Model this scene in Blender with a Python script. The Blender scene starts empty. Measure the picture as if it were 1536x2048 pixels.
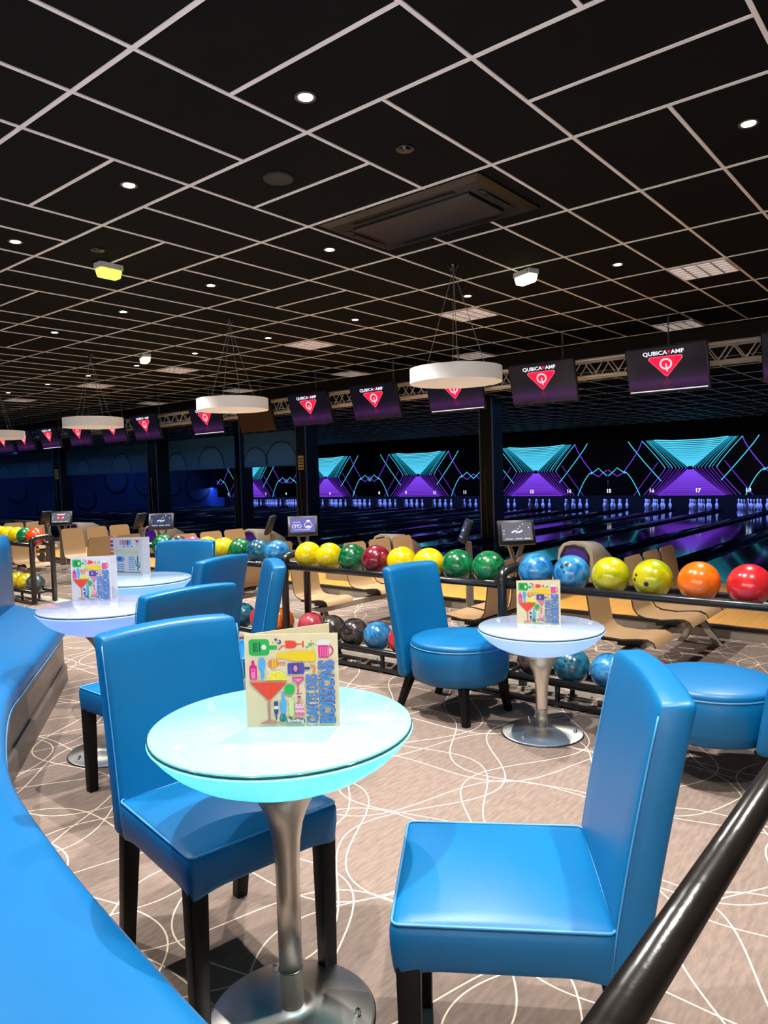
import bpy, bmesh, math, random
from mathutils import Vector, Matrix
random.seed(7)
S = bpy.context.scene
COL = S.collection
PI = math.pi

# ------------------------------------------------------------------ camera
H = 1.38                      # eye height above the lounge carpet
CZ = 3.513                    # lounge ceiling
LZ = -.16                     # approach and lane level
BZ = -.28                     # bowlers' area, below the lounge platform
YAW, PITCH, ROLL = .8829, -.0496, -.0276
fw = Vector((math.sin(YAW) * math.cos(PITCH), math.cos(YAW) * math.cos(PITCH), math.sin(PITCH)))
rt = Vector((math.cos(YAW), -math.sin(YAW), 0)); upv = rt.cross(fw)
r2 = math.cos(ROLL) * rt + math.sin(ROLL) * upv
u2 = -math.sin(ROLL) * rt + math.cos(ROLL) * upv
cam_d = bpy.data.cameras.new('camera'); cam = bpy.data.objects.new('camera', cam_d); COL.objects.link(cam)
cam.matrix_world = Matrix(((r2.x, u2.x, -fw.x, 0), (r2.y, u2.y, -fw.y, 0), (r2.z, u2.z, -fw.z, H), (0, 0, 0, 1)))
cam_d.sensor_fit = 'VERTICAL'; cam_d.sensor_height = 36; cam_d.lens = 36 * 1457.4 / 2048
cam_d.clip_start = .05; cam_d.clip_end = 200
S.camera = cam
# ------------------------------------------------------------------ world, exposure
w = bpy.data.worlds.new('dim_room_air'); S.world = w; w.use_nodes = True
w.node_tree.nodes['Background'].inputs[0].default_value = (.5, .5, .6, 1)
w.node_tree.nodes['Background'].inputs[1].default_value = .02
S.view_settings.view_transform = 'Standard'; S.view_settings.look = 'None'
S.view_settings.gamma = 1; S.view_settings.use_curve_mapping = False
S.view_settings.exposure = 0.0
SPOT_W = 540          # watts of one ceiling downlight
def area(name, loc, rot, sx, sy, e, c, spread=PI):
    l = bpy.data.lights.new(name, 'AREA'); l.shape = 'RECTANGLE'; l.size = sx; l.size_y = sy; l.energy = e; l.color = c; l.spread = spread
    o = bpy.data.objects.new(name, l); COL.objects.link(o); o.location = loc; o.rotation_euler = rot; return o
area('pin_deck_light', (27.45, 16, .95), (0, 0, 0), .25, 44, 800, (.16, .26, 1))
area('unseen_blacklight', (22, 16, 3.0), (0, 0, 0), .12, 40, 150, (.2, .28, 1))
area('unseen_blacklight', (16, 16, 3.0), (0, 0, 0), .12, 40, 80, (.1, .3, 1))
area('unseen_blacklight', (12.5, 24.5, 2.98), (0, .5, 0), .12, 22, 90, (.3, .6, 1))  # added to brighten the printed panels, no tube seen there

# ------------------------------------------------------------------ materials
MATS = {}
def mat(name, col, rough=.5, metal=0, spec=.5, emit=None, es=1., coat=0, bump=0, bscale=60, vary=0, vscale=8, sheen=0):
    if name in MATS: return MATS[name]
    m = bpy.data.materials.new(name); m.use_nodes = True; nt = m.node_tree; b = nt.nodes['Principled BSDF']
    b.inputs['Base Color'].default_value = (*col, 1); b.inputs['Roughness'].default_value = rough
    b.inputs['Metallic'].default_value = metal; b.inputs['Specular IOR Level'].default_value = spec
    b.inputs['Coat Weight'].default_value = coat; b.inputs['Coat Roughness'].default_value = .08
    if emit: b.inputs['Emission Color'].default_value = (*emit, 1); b.inputs['Emission Strength'].default_value = es
    if bump or vary:
        tc = nt.nodes.new('ShaderNodeTexCoord'); n = nt.nodes.new('ShaderNodeTexNoise')
        n.inputs['Scale'].default_value = bscale; n.inputs['Detail'].default_value = 4; nt.links.new(tc.outputs['Object'], n.inputs['Vector'])
        if bump:
            bp = nt.nodes.new('ShaderNodeBump'); bp.inputs['Strength'].default_value = bump; bp.inputs['Distance'].default_value = .01
            nt.links.new(n.outputs['Fac'], bp.inputs['Height']); nt.links.new(bp.outputs['Normal'], b.inputs['Normal'])
        if vary:
            n2 = nt.nodes.new('ShaderNodeTexNoise'); n2.inputs['Scale'].default_value = vscale; n2.inputs['Detail'].default_value = 5
            nt.links.new(tc.outputs['Object'], n2.inputs['Vector'])
            mx = nt.nodes.new('ShaderNodeMix'); mx.data_type = 'RGBA'
            mx.inputs[6].default_value = (*[c * (1 - vary) for c in col], 1); mx.inputs[7].default_value = (*[min(1, c * (1 + vary)) for c in col], 1)
            nt.links.new(n2.outputs['Fac'], mx.inputs[0]); nt.links.new(mx.outputs[2], b.inputs['Base Color'])
    MATS[name] = m; return m
def emi(name, col, s=1.):
    return mat(name, (.01, .01, .01), .6, spec=.1, emit=col, es=s)
def math_node(nt, op, a, b=None):
    n = nt.nodes.new('ShaderNodeMath'); n.operation = op
    for i, v in enumerate((a, b)):
        if v is None: continue
        if isinstance(v, (int, float)): n.inputs[i].default_value = v
        else: nt.links.new(v, n.inputs[i])
    return n.outputs[0]
def carpet_mat():
    m = bpy.data.materials.new('patterned_carpet'); m.use_nodes = True; nt = m.node_tree; b = nt.nodes['Principled BSDF']
    tc = nt.nodes.new('ShaderNodeTexCoord'); sp = nt.nodes.new('ShaderNodeSeparateXYZ'); nt.links.new(tc.outputs['Object'], sp.inputs[0])
    X, Y = sp.outputs[0], sp.outputs[1]
    M = lambda o, a, b=None: math_node(nt, o, a, b)
    tot = None
    # families of interlaced wavy yarn lines in three directions
    for ang, lam, amp, gap, ph in ((6, 1.28, .17, .60, 0), (6, 1.28, -.17, .60, .18), (66, 1.28, .17, .60, .23), (66, 1.28, -.17, .60, .47), (126, 1.28, .17, .60, .09), (126, 1.28, -.17, .60, .36)):
        ca, sa = math.cos(math.radians(ang)), math.sin(math.radians(ang))
        u = M('ADD', M('MULTIPLY', X, ca), M('MULTIPLY', Y, sa)); v = M('ADD', M('MULTIPLY', X, -sa), M('MULTIPLY', Y, ca))
        s = M('MULTIPLY', M('SINE', M('MULTIPLY', u, 2 * PI / lam)), amp)
        f = M('FRACT', M('DIVIDE', M('ADD', M('ADD', v, s), ph), gap))
        d = M('MULTIPLY', M('ABSOLUTE', M('SUBTRACT', f, .5)), gap)
        # slope correction keeps the yarn an even width
        c = M('COSINE', M('MULTIPLY', u, 2 * PI / lam)); k = amp * 2 * PI / lam
        g = M('SQRT', M('ADD', M('MULTIPLY', M('MULTIPLY', c, c), k * k), 1))
        l = M('LESS_THAN', M('DIVIDE', d, g), .0027)
        tot = l if tot is None else M('MAXIMUM', tot, l)
    mp = nt.nodes.new('ShaderNodeMapping'); mp.inputs['Scale'].default_value = (2.2, 9, 1); nt.links.new(tc.outputs['Object'], mp.inputs[0])
    n1 = nt.nodes.new('ShaderNodeTexNoise'); n1.inputs['Scale'].default_value = 7; n1.inputs['Detail'].default_value = 8; nt.links.new(mp.outputs[0], n1.inputs[0])
    n2 = nt.nodes.new('ShaderNodeTexNoise'); n2.inputs['Scale'].default_value = 260; nt.links.new(tc.outputs['Object'], n2.inputs[0])
    r = nt.nodes.new('ShaderNodeValToRGB'); nt.links.new(n1.outputs[0], r.inputs[0])
    r.color_ramp.elements[0].position = .3; r.color_ramp.elements[0].color = (.148, .110, .092, 1)
    r.color_ramp.elements[1].position = .72; r.color_ramp.elements[1].color = (.215, .161, .136, 1)
    mx = nt.nodes.new('ShaderNodeMix'); mx.data_type = 'RGBA'; nt.links.new(tot, mx.inputs[0]); nt.links.new(r.outputs[0], mx.inputs[6]); mx.inputs[7].default_value = (.66, .54, .42, 1)
    nt.links.new(mx.outputs[2], b.inputs['Base Color']); b.inputs['Roughness'].default_value = .95; b.inputs['Specular IOR Level'].default_value = .1
    bp = nt.nodes.new('ShaderNodeBump'); bp.inputs['Strength'].default_value = .35; bp.inputs['Distance'].default_value = .004
    nt.links.new(n2.outputs[0], bp.inputs['Height']); nt.links.new(bp.outputs[0], b.inputs['Normal'])
    return m
def wood_mat(name, c1, c2, rough=.25, along=(1, 22, 22)):
    m = bpy.data.materials.new(name); m.use_nodes = True; nt = m.node_tree; b = nt.nodes['Principled BSDF']
    tc = nt.nodes.new('ShaderNodeTexCoord'); mp = nt.nodes.new('ShaderNodeMapping'); mp.inputs['Scale'].default_value = along; nt.links.new(tc.outputs['Object'], mp.inputs[0])
    n = nt.nodes.new('ShaderNodeTexNoise'); n.inputs['Scale'].default_value = 1.6; n.inputs['Detail'].default_value = 6; nt.links.new(mp.outputs[0], n.inputs[0])
    r = nt.nodes.new('ShaderNodeValToRGB'); r.color_ramp.elements[0].position = .3; r.color_ramp.elements[1].position = .7
    r.color_ramp.elements[0].color = (*c1, 1); r.color_ramp.elements[1].color = (*c2, 1); nt.links.new(n.outputs[0], r.inputs[0])
    nt.links.new(r.outputs[0], b.inputs['Base Color']); b.inputs['Roughness'].default_value = rough
    return m
def swirl_mat(name, c1, c2, scale=9, dist=2.2, lo=.35, hi=.65):
    if name in MATS: return MATS[name]
    m = bpy.data.materials.new(name); m.use_nodes = True; nt = m.node_tree; b = nt.nodes['Principled BSDF']
    tc = nt.nodes.new('ShaderNodeTexCoord'); n = nt.nodes.new('ShaderNodeTexNoise'); n.inputs['Scale'].default_value = scale; n.inputs['Detail'].default_value = 5; n.inputs['Distortion'].default_value = dist
    nt.links.new(tc.outputs['Object'], n.inputs[0]); r = nt.nodes.new('ShaderNodeValToRGB')
    r.color_ramp.elements[0].position = lo; r.color_ramp.elements[1].position = hi
    r.color_ramp.elements[0].color = (*c1, 1); r.color_ramp.elements[1].color = (*c2, 1); nt.links.new(n.outputs[0], r.inputs[0])
    nt.links.new(r.outputs[0], b.inputs['Base Color']); b.inputs['Roughness'].default_value = .22; b.inputs['Coat Weight'].default_value = .6; b.inputs['Coat Roughness'].default_value = .1
    MATS[name] = m; return m
def brushed(name, col, rough=.3):
    m = mat(name, col, rough, 1.0); nt = m.node_tree; b = nt.nodes['Principled BSDF']
    b.inputs['Anisotropic'].default_value = .75
    tg = nt.nodes.new('ShaderNodeTangent'); tg.direction_type = 'RADIAL'; tg.axis = 'Z'; nt.links.new(tg.outputs[0], b.inputs['Tangent'])
    return m
CARPET = carpet_mat()
TILE = mat('black_ceiling_tile', (.005, .005, .006), .95, spec=.15, bump=.25, bscale=220)
BARM = mat('white_grid_bar', (.95, .96, 1.0), .4)
BLUE = mat('blue_leatherette', (.0, .105, .275), .40, spec=.34, bump=.05, bscale=180, vary=.12, vscale=5)
SEAM = mat('pale_blue_seam', (.05, .22, .45), .5)
LEG = mat('black_stained_wood', (.003, .0025, .0025), .5, spec=.2)
STEEL = brushed('brushed_steel', (.72, .69, .64), .33)
SCREW = mat('polished_screw', (.8, .8, .8), .12, 1)
BLACKM = mat('black_paint_metal', (.008, .008, .009), .28, spec=.6)
BLACKP = mat('black_plastic', (.01, .01, .012), .4)
DARKWALL = mat('black_wall_paint', (.006, .006, .008), .7, spec=.2)
LAMW = mat('white_lampshade', (.93, .92, .92), .7, emit=(1, .96, .94), es=.16)  # faint emission added in place of side light on the drums
ALU = mat('aluminium_tube', (.8, .8, .82), .35, .25)
PLY = mat('tan_plywood', (.36, .22, .105), .42, vary=.06, vscale=3)
PLYE = mat('dark_plywood_edge', (.07, .045, .028), .5)
TANM = mat('tan_painted_metal', (.36, .31, .255), .42)
APPROACH = wood_mat('golden_maple_boards', (.58, .27, .04), (.80, .42, .09), .3, (1, 26, 26))
LANEM = mat('oiled_dark_lane', (.012, .008, .022), .07, spec=.7)
GUTM = mat('black_gutter', (.008, .008, .012), .25)
CAPM = mat('glossy_divider_cap', (.012, .02, .045), .14, spec=.7)
BENCHW = wood_mat('taupe_laminate', (.085, .068, .06), (.14, .11, .095), .35, (2, 2, 14))

# ------------------------------------------------------------------ mesh helpers
class MB:
    def __init__(s): s.v = []; s.f = []; s.mi = []; s.sm = []; s.mats = []
    def m(s, mt):
        if mt not in s.mats: s.mats.append(mt)
        return s.mats.index(mt)
    def add(s, vs, fs, mt, smooth=False, M=None):
        o = len(s.v); k = s.m(mt)
        for p in vs:
            p = Vector(p)
            s.v.append(tuple(M @ p) if M else tuple(p))
        for f in fs: s.f.append(tuple(i + o for i in f)); s.mi.append(k); s.sm.append(smooth)
        return s
    def box(s, lo, hi, mt, M=None):
        x0, y0, z0 = lo; x1, y1, z1 = hi
        return s.add([(x0, y0, z0), (x1, y0, z0), (x1, y1, z0), (x0, y1, z0), (x0, y0, z1), (x1, y0, z1), (x1, y1, z1), (x0, y1, z1)],
                     [(0, 3, 2, 1), (4, 5, 6, 7), (0, 1, 5, 4), (1, 2, 6, 5), (2, 3, 7, 6), (3, 0, 4, 7)], mt, False, M)
    def tube(s, pts, r, mt, n=10, cap=True, closed=False, M=None):
        pts = [Vector(p) for p in pts]; N = len(pts); rs = r if isinstance(r, (list, tuple)) else [r] * N
        vs = []; fs = []; prev = None
        for i, p in enumerate(pts):
            if closed: t = pts[(i + 1) % N] - pts[i - 1]
            else: t = pts[min(i + 1, N - 1)] - pts[max(i - 1, 0)]
            t.normalize()
            if prev is None:
                a = Vector((0, 0, 1)) if abs(t.z) < .9 else Vector((1, 0, 0)); x = t.cross(a).normalized()
            else: x = (prev - t * prev.dot(t)).normalized()
            prev = x; y = t.cross(x)
            for k in range(n):
                a = 2 * PI * k / n; vs.append(p + rs[i] * (math.cos(a) * x + math.sin(a) * y))
        for i in range(N if closed else N - 1):
            j = (i + 1) % N
            for k in range(n): fs.append((i * n + k, i * n + (k + 1) % n, j * n + (k + 1) % n, j * n + k))
        if cap and not closed: fs.append(tuple(range(n - 1, -1, -1))); fs.append(tuple((N - 1) * n + k for k in range(n)))
        return s.add(vs, fs, mt, True, M)
    def lathe(s, prof, mt, n=32, M=None, smooth=True):
        vs = []; fs = []
        for r, z in prof:
            for k in range(n): a = 2 * PI * k / n; vs.append((r * math.cos(a), r * math.sin(a), z))
        for i in range(len(prof) - 1):
            for k in range(n): fs.append((i * n + k, i * n + (k + 1) % n, (i + 1) * n + (k + 1) % n, (i + 1) * n + k))
        if prof[0][0] > 1e-6: fs.append(tuple(range(n - 1, -1, -1)))
        if prof[-1][0] > 1e-6: fs.append(tuple((len(prof) - 1) * n + k for k in range(n)))
        return s.add(vs, fs, mt, smooth, M)
    def poly(s, pts, mt, z=0, M=None): return s.add([(x, y, z) for x, y in pts], [tuple(range(len(pts)))], mt, False, M)
    def build(s, name, parent=None):
        me = bpy.data.meshes.new(name); me.from_pydata(s.v, [], s.f)
        for mt in s.mats: me.materials.append(mt)
        me.polygons.foreach_set('material_index', s.mi); me.polygons.foreach_set('use_smooth', s.sm); me.update()
        o = bpy.data.objects.new(name, me); COL.objects.link(o)
        if parent: o.parent = parent
        return o
def sharp(o, ang=40):
    bm = bmesh.new(); bm.from_mesh(o.data); bmesh.ops.remove_doubles(bm, verts=bm.verts, dist=1e-5); bmesh.ops.recalc_face_normals(bm, faces=bm.faces)
    for e in bm.edges:
        if len(e.link_faces) == 2 and e.calc_face_angle(0) > math.radians(ang): e.smooth = False
    bm.to_mesh(o.data); bm.free(); return o
def rbox(w, d, h, r, n=(10, 10, 4), fn=None, mt=None, mb=None, M=None):
    """rounded box centred on the origin; fn reshapes each vertex"""
    mb = mb or MB(); bm = bmesh.new(); bmesh.ops.create_cube(bm, size=2)
    vs, fs = [], []
    idx = {}
    def vid(i, j, k):
        key = (i, j, k)
        if key not in idx:
            def cc(t, N, L):        # cluster samples near the rounded edges
                x = -1 + 2 * t / N; L2 = L / 2
                e = min(.9, 2.2 * r / L)
                if N >= 4:
                    if t == 0: return -L2
                    if t == N: return L2
                    if t == 1: return -L2 + r * .35
                    if t == N - 1: return L2 - r * .35
                    if t == 2: return -L2 + r
                    if t == N - 2: return L2 - r
                    return (-L2 + r) + (L - 2 * r) * (t - 2) / (N - 4)
                return x * L2
            p = Vector((cc(i, n[0], w), cc(j, n[1], d), cc(k, n[2], h)))
            q = Vector([max(-a / 2 + r, min(a / 2 - r, c)) for a, c in zip((w, d, h), p)])
            dv = p - q
            if dv.length > 1e-9: p = q + dv.normalized() * r
            if fn: p = Vector(fn(p))
            idx[key] = len(vs); vs.append(p)
        return idx[key]
    for i in range(n[0]):
        for j in range(n[1]):
            fs.append((vid(i, j, 0), vid(i, j + 1, 0), vid(i + 1, j + 1, 0), vid(i + 1, j, 0)))
            fs.append((vid(i, j, n[2]), vid(i + 1, j, n[2]), vid(i + 1, j + 1, n[2]), vid(i, j + 1, n[2])))
    for i in range(n[0]):
        for k in range(n[2]):
            fs.append((vid(i, 0, k), vid(i + 1, 0, k), vid(i + 1, 0, k + 1), vid(i, 0, k + 1)))
            fs.append((vid(i, n[1], k), vid(i, n[1], k + 1), vid(i + 1, n[1], k + 1), vid(i + 1, n[1], k)))
    for j in range(n[1]):
        for k in range(n[2]):
            fs.append((vid(0, j, k), vid(0, j, k + 1), vid(0, j + 1, k + 1), vid(0, j + 1, k)))
            fs.append((vid(n[0], j, k), vid(n[0], j + 1, k), vid(n[0], j + 1, k + 1), vid(n[0], j, k + 1)))
    bm.free()
    mb.add(vs, fs, mt, True, M); return mb
def T(x=0, y=0, z=0, rz=0): return Matrix.Translation((x, y, z)) @ Matrix.Rotation(rz, 4, 'Z')
def thing(name, label, cat, loc=(0, 0, 0), rz=0, group=None):
    o = bpy.data.objects.new(name, None); COL.objects.link(o); o.empty_display_size = .1
    o.location = loc; o.rotation_euler = (0, 0, rz); tag(o, label, cat, group); return o
def tag(o, label=None, cat=None, group=None, kind=None):
    if label: o['label'] = label
    if cat: o['category'] = cat
    if group: o['group'] = group
    if kind: o['kind'] = kind
    return o
def copy_tree(o, parent=None):
    c = o.copy(); COL.objects.link(c); c.parent = parent
    for ch in KIDS.get(o.name, None) or o.children: copy_tree(ch, c)
    return c
KIDS = {}
def sub(child, part):
    child.parent = part; child.matrix_parent_inverse = part.matrix_basis.inverted(); return child
def text2d(s, size=1, sx=1, bold=0):
    cu = bpy.data.curves.new('t', 'FONT'); cu.body = s; cu.size = size; cu.align_x = 'CENTER'; cu.align_y = 'CENTER'; cu.resolution_u = 3; cu.offset = bold
    o = bpy.data.objects.new('t', cu); COL.objects.link(o); dg = bpy.context.evaluated_depsgraph_get(); dg.update()
    me = bpy.data.meshes.new_from_object(o.evaluated_get(dg))
    vs = [(v.co.x * sx, v.co.y) for v in me.vertices]; fs = [tuple(p.vertices) for p in me.polygons]
    bpy.data.objects.remove(o); bpy.data.meshes.remove(me); bpy.data.curves.remove(cu)
    return vs, fs
def ell(cx, cy, rx, ry, n=20, a0=0, a1=2 * PI):
    full = abs(a1 - a0 - 2 * PI) < 1e-6; k = n if full else n + 1
    return [(cx + rx * math.cos(a0 + (a1 - a0) * i / n), cy + ry * math.sin(a0 + (a1 - a0) * i / n)) for i in range(k)]
def rect(x0, y0, x1, y1): return [(x0, y0), (x1, y0), (x1, y1), (x0, y1)]
def ribbon(pts, w):
    L, R = [], []
    for i, p in enumerate(pts):
        a = pts[max(i - 1, 0)]; b = pts[min(i + 1, len(pts) - 1)]; dx, dy = b[0] - a[0], b[1] - a[1]; l = math.hypot(dx, dy) or 1
        nx, ny = -dy / l * w / 2, dx / l * w / 2; L.append((p[0] + nx, p[1] + ny)); R.append((p[0] - nx, p[1] - ny))
    return [[L[i], L[i + 1], R[i + 1], R[i]] for i in range(len(pts) - 1)]

# ================================================================== THE SETTING
def struct(mb, name): return tag(mb.build(name), kind='structure')
struct(MB().box((-4, -8, BZ), (4.22, 36, 0), CARPET), 'floor')
struct(MB().box((4.22, -8, BZ - .2), (7.52, 36, BZ), CARPET), 'floor')
fa = struct(MB().box((7.52, -8, BZ - .2), (10.2, 36, LZ), APPROACH), 'floor')
struct(MB().box((7.46, -8, BZ), (7.52, 36, LZ - .035), TANM).box((7.45, -8, LZ - .035), (7.525, 36, LZ - .004), BLACKM), 'trim_1')
t2 = struct(MB().box((4.06, -8, .0), (4.26, 36, .012), TANM).box((4.225, -8, BZ), (4.262, 36, 0), TANM), 'trim_2')
sc = MB().lathe([(.0, .018), (.008, .017), (.011, .012)], SCREW, 8)
s0 = None
for i in range(26):
    if s0 is None: s0 = sc.build('screw', t2); o = s0
    else: o = s0.copy(); COL.objects.link(o)
    o.location = (4.11, -.3 + i * .42, 0)
struct(MB().box((10.2, -8, LZ - .3), (28.6, 36, LZ - .1), GUTM), 'floor')
struct(MB().box((28.4, -8, LZ - .3), (28.6, 36.1, 3.6), DARKWALL), 'wall_back')
WALLG = mat('grey_wall_paint', (.75, .74, .72), .8)
struct(MB().box((-4.2, -8, -.3), (-4, 36, 3.6), WALLG), 'wall_front')
struct(MB().box((-4.2, -8.2, -.5), (28.6, -8, 3.6), DARKWALL), 'wall_right')
SIDEW = mat('navy_mural_wall', (.016, .07, .24), .5, vary=.5, vscale=.35)
wl = struct(MB().box((-4.2, 36, -.5), (28.6, 36.2, 3.6), SIDEW), 'wall_left')
RING1 = mat('mural_dark_ring', (.004, .014, .05), .5); RING2 = mat('mural_pale_ball', (.022, .10, .30), .5)
mb = MB(); rr = random.Random(3)
for i in range(9):
    cx, cz, r = 12.5 + i * 1.75, .2 + rr.random() * 1.3, .45 + rr.random() * .5
    Mx = Matrix.Translation((0, 35.98, 0)) @ Matrix.Rotation(PI / 2, 4, 'X')
    mb.poly(ell(cx, cz, r, r, 28), RING1, .004, Mx); mb.poly(ell(cx - .06, cz + .07, r * .9, r * .9, 28), RING2 if i % 2 else SIDEW, .008, Mx)
tag(mb.build('mural_print', wl), 'dark blue printed bowling balls')

# ---- ceiling: white grid, black tiles
ceil = struct(MB().box((-4, -8, CZ + .02), (12, 36, CZ + .12), DARKWALL), 'ceiling')
GX = lambda a: .6 * a + 2.108
GY = lambda b: 3.851 - .6 * b
swap = {(0, 1), (0, -3), (2, -1), (2, 3), (2, -5), (6, -5), (2, -9), (4, -13), (0, -7), (8, 5)}      # (a, b): the pair of tiles b..b+2 lies crosswise
removed = {(a, b + 1) for a, b in swap}
bar_w = .012
A0, A1, B0, B1 = -10, 16, -53, 19
tiles = []
for a in range(A0, A1, 2):
    b = B0
    while b < B1:
        if (a, b) in swap:
            tiles += [(a, a + 1, b, b + 2), (a + 1, a + 2, b, b + 2)]; b += 2
        else: tiles.append((a, a + 2, b, b + 1)); b += 1
AC = (4.53, 5.47, 2.78, 4.35)
def view(x, y, z):
    v = Vector((x, y, z - H)); d = v.dot(fw)
    return d, (768 + 1457 * v.dot(r2) / d if d > .1 else 1e9), (1024 - 1457 * v.dot(u2) / d if d > .1 else 1e9)
def tile_score(t):
    d, px, py = view((GX(t[0]) + GX(t[1])) / 2, (GY(t[2]) + GY(t[3])) / 2, CZ)
    return d if d > .1 and -260 < px < 1796 and py > -300 else 1e6 + abs(d)
tiles.sort(key=tile_score)
proto = {}; rest = MB()
for i, (a0, a1, b0, b1) in enumerate(tiles):
    x0, x1, y0, y1 = GX(a0) + bar_w, min(GX(a1), 12) - bar_w, GY(b1) + bar_w, GY(b0) - bar_w
    if i < 290:
        key = (a1 - a0, b1 - b0)
        if key not in proto: o = proto[key] = MB().box((-(x1 - x0) / 2, -(y1 - y0) / 2, 0), ((x1 - x0) / 2, (y1 - y0) / 2, .016), TILE).build('ceiling_tile', ceil)
        else: o = proto[key].copy(); COL.objects.link(o)
        o.location = ((x0 + x1) / 2, (y0 + y1) / 2, CZ + .004)
    elif x1 > x0: rest.box((x0, y0, CZ + .004), (x1, y1, CZ + .02), TILE)
tag(rest.build('ceiling_tile_field', ceil), kind='stuff')
for a in range(A0, A1 + 1, 2):
    MB().box((GX(a) - bar_w, -8, CZ - .004), (GX(a) + bar_w, 36, CZ + .02), BARM).build('grid_bar', ceil)
for b in range(B0, B1 + 1):
    mb = MB(); seg = GX(A0)
    for a in range(A0, A1 + 1, 2):
        if a == A1 or (a, b) in removed:
            if GX(a) > seg: mb.box((seg + .012, GY(b) - bar_w, CZ - .003), (min(GX(a), 12) - .012, GY(b) + bar_w, CZ + .02), BARM)
            seg = GX(a + 2)
    if mb.v: mb.build('grid_bar', ceil)
for a, b in swap:
    MB().box((GX(a + 1) - bar_w, GY(b + 2) + .012, CZ - .003), (GX(a + 1) + bar_w, GY(b) - .012, CZ + .02), BARM).build('grid_bar', ceil)
# lower ceiling over the lanes with its drop
LC = 3.06
c2 = struct(MB().box((12, -8, LC + .02), (28.4, 36, LC + .1), DARKWALL).box((11.98, -8, LC), (12.05, 36, CZ + .1), DARKWALL), 'ceiling')
rest = MB(); bars = MB()
for i in range(14):
    x = 12.05 + i * 1.2
    bars.box((x - .012, -8, LC - .003), (x + .012, 36, LC + .02), BARM)
    for j in range(73): rest.box((x + .014, -8 + j * .6 + .014, LC + .004), (x + 1.186, -8 + j * .6 + .586, LC + .02), TILE)
for j in range(74): bars.box((12, -8 + j * .6 - .012, LC - .003), (28.4, -8 + j * .6 + .012, LC + .02), BARM)
tag(rest.build('ceiling_tile_field', c2), kind='stuff'); tag(bars.build('grid_bar_field', c2), kind='stuff')

# ================================================================== CEILING FITTINGS
GLOW = emi('warm_lamp_glow', (1, .86, .62), 60); GLOWC = emi('cool_lamp_glow', (1, .95, .88), 30)
ORD = ['first', 'second', 'third', 'fourth', 'fifth', 'sixth', 'seventh', 'eighth', 'ninth', 'tenth', 'eleventh', 'twelfth', 'thirteenth', 'fourteenth', 'fifteenth']
def downlight(x, y, label, lit=True, power=1., warm=True):
    t = thing('downlight', label, 'downlight', (x, y, CZ), 0, 'recessed ceiling downlights')
    MB().lathe([(.042, .0), (.058, -.007), (.062, -.003), (.062, .003)], BLACKM if not lit else mat('downlight_trim', (.1, .09, .08), .4), 20).build('trim_ring', t)
    if lit: MB().lathe([(.0, -.001), (.034, -.001), (.040, -.004)], GLOW if warm else GLOWC, 16).build('lamp', t)
    else: MB().lathe([(.0, -.001), (.042, -.0015)], mat('unlit_reflector', (.55, .55, .58), .15, 1), 16).build('reflector', t)
    if lit:
        l = bpy.data.lights.new('spot_beam', 'SPOT'); l.energy = SPOT_W * power; l.color = (1, .965, .91); l.spot_size = math.radians(94); l.spot_blend = .7; l.shadow_soft_size = .022
        o = bpy.data.objects.new('spot_beam', l); COL.objects.link(o); o.parent = t; o.location = (0, 0, -.03)
for k, y in enumerate((2.957, 4.755, 6.555, 8.355)):
    if k < 3: downlight(3.006, y, 'lit recessed downlight, %s from the right in the ceiling row nearest the camera' % ORD[k])
    else: downlight(3.006, y, 'lit recessed downlight beyond the left edge of the row nearest the camera')
for x, y, wd, pw in ((2.41, 1.75, 'over the foreground table', 1.1), (.61, 1.75, 'over the bench', .8), (2.41, -.05, 'right of the handrail', .8), (.61, -.05, 'straight above the camera', .8), (.61, 3.55, 'over the far half of the bench', .8)):
    downlight(x, y, 'recessed downlight out of view above the frame, %s' % wd, power=pw)
for k, y in enumerate((1.15, 4.754, 6.545, 8.30, 10.06)): downlight(5.09, y, 'lit recessed downlight, %s from the right in the second ceiling row' % ORD[k])
for k, y in enumerate((2.96, 4.81, 6.62, 8.38, 10.2, 11.95, 13.65, 15.33, 17.2)): downlight(7.55, y, 'small lit downlight, %s from the right in the third ceiling row' % ORD[k], power=.9, warm=False)
for k, y in enumerate((-3.5, -1.7, .1, 1.9, 3.7)):  # unseen row added, its bounce lifts the ceiling bars
    downlight(-3.2, y, 'unseen downlight added behind the camera for bounce light, %s from the right' % ORD[k], power=4.5)
downlight(3.902, 2.944, 'unlit recessed downlight between the air conditioner and the nearest lit row', False)
downlight(3.614, 6.273, 'unlit dark recessed downlight left of the black speaker disc', False)
t = thing('ceiling_speaker', 'flat round black speaker grille set in the ceiling left of the air conditioner', 'speaker', (3.652, 3.887, CZ))
MB().lathe([(0, -.014), (.085, -.012), (.09, -.016), (.105, -.012), (.11, .002)], mat('speaker_grille', (.03, .03, .035), .5, bump=.6, bscale=500), 28).build('grille', t)
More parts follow.
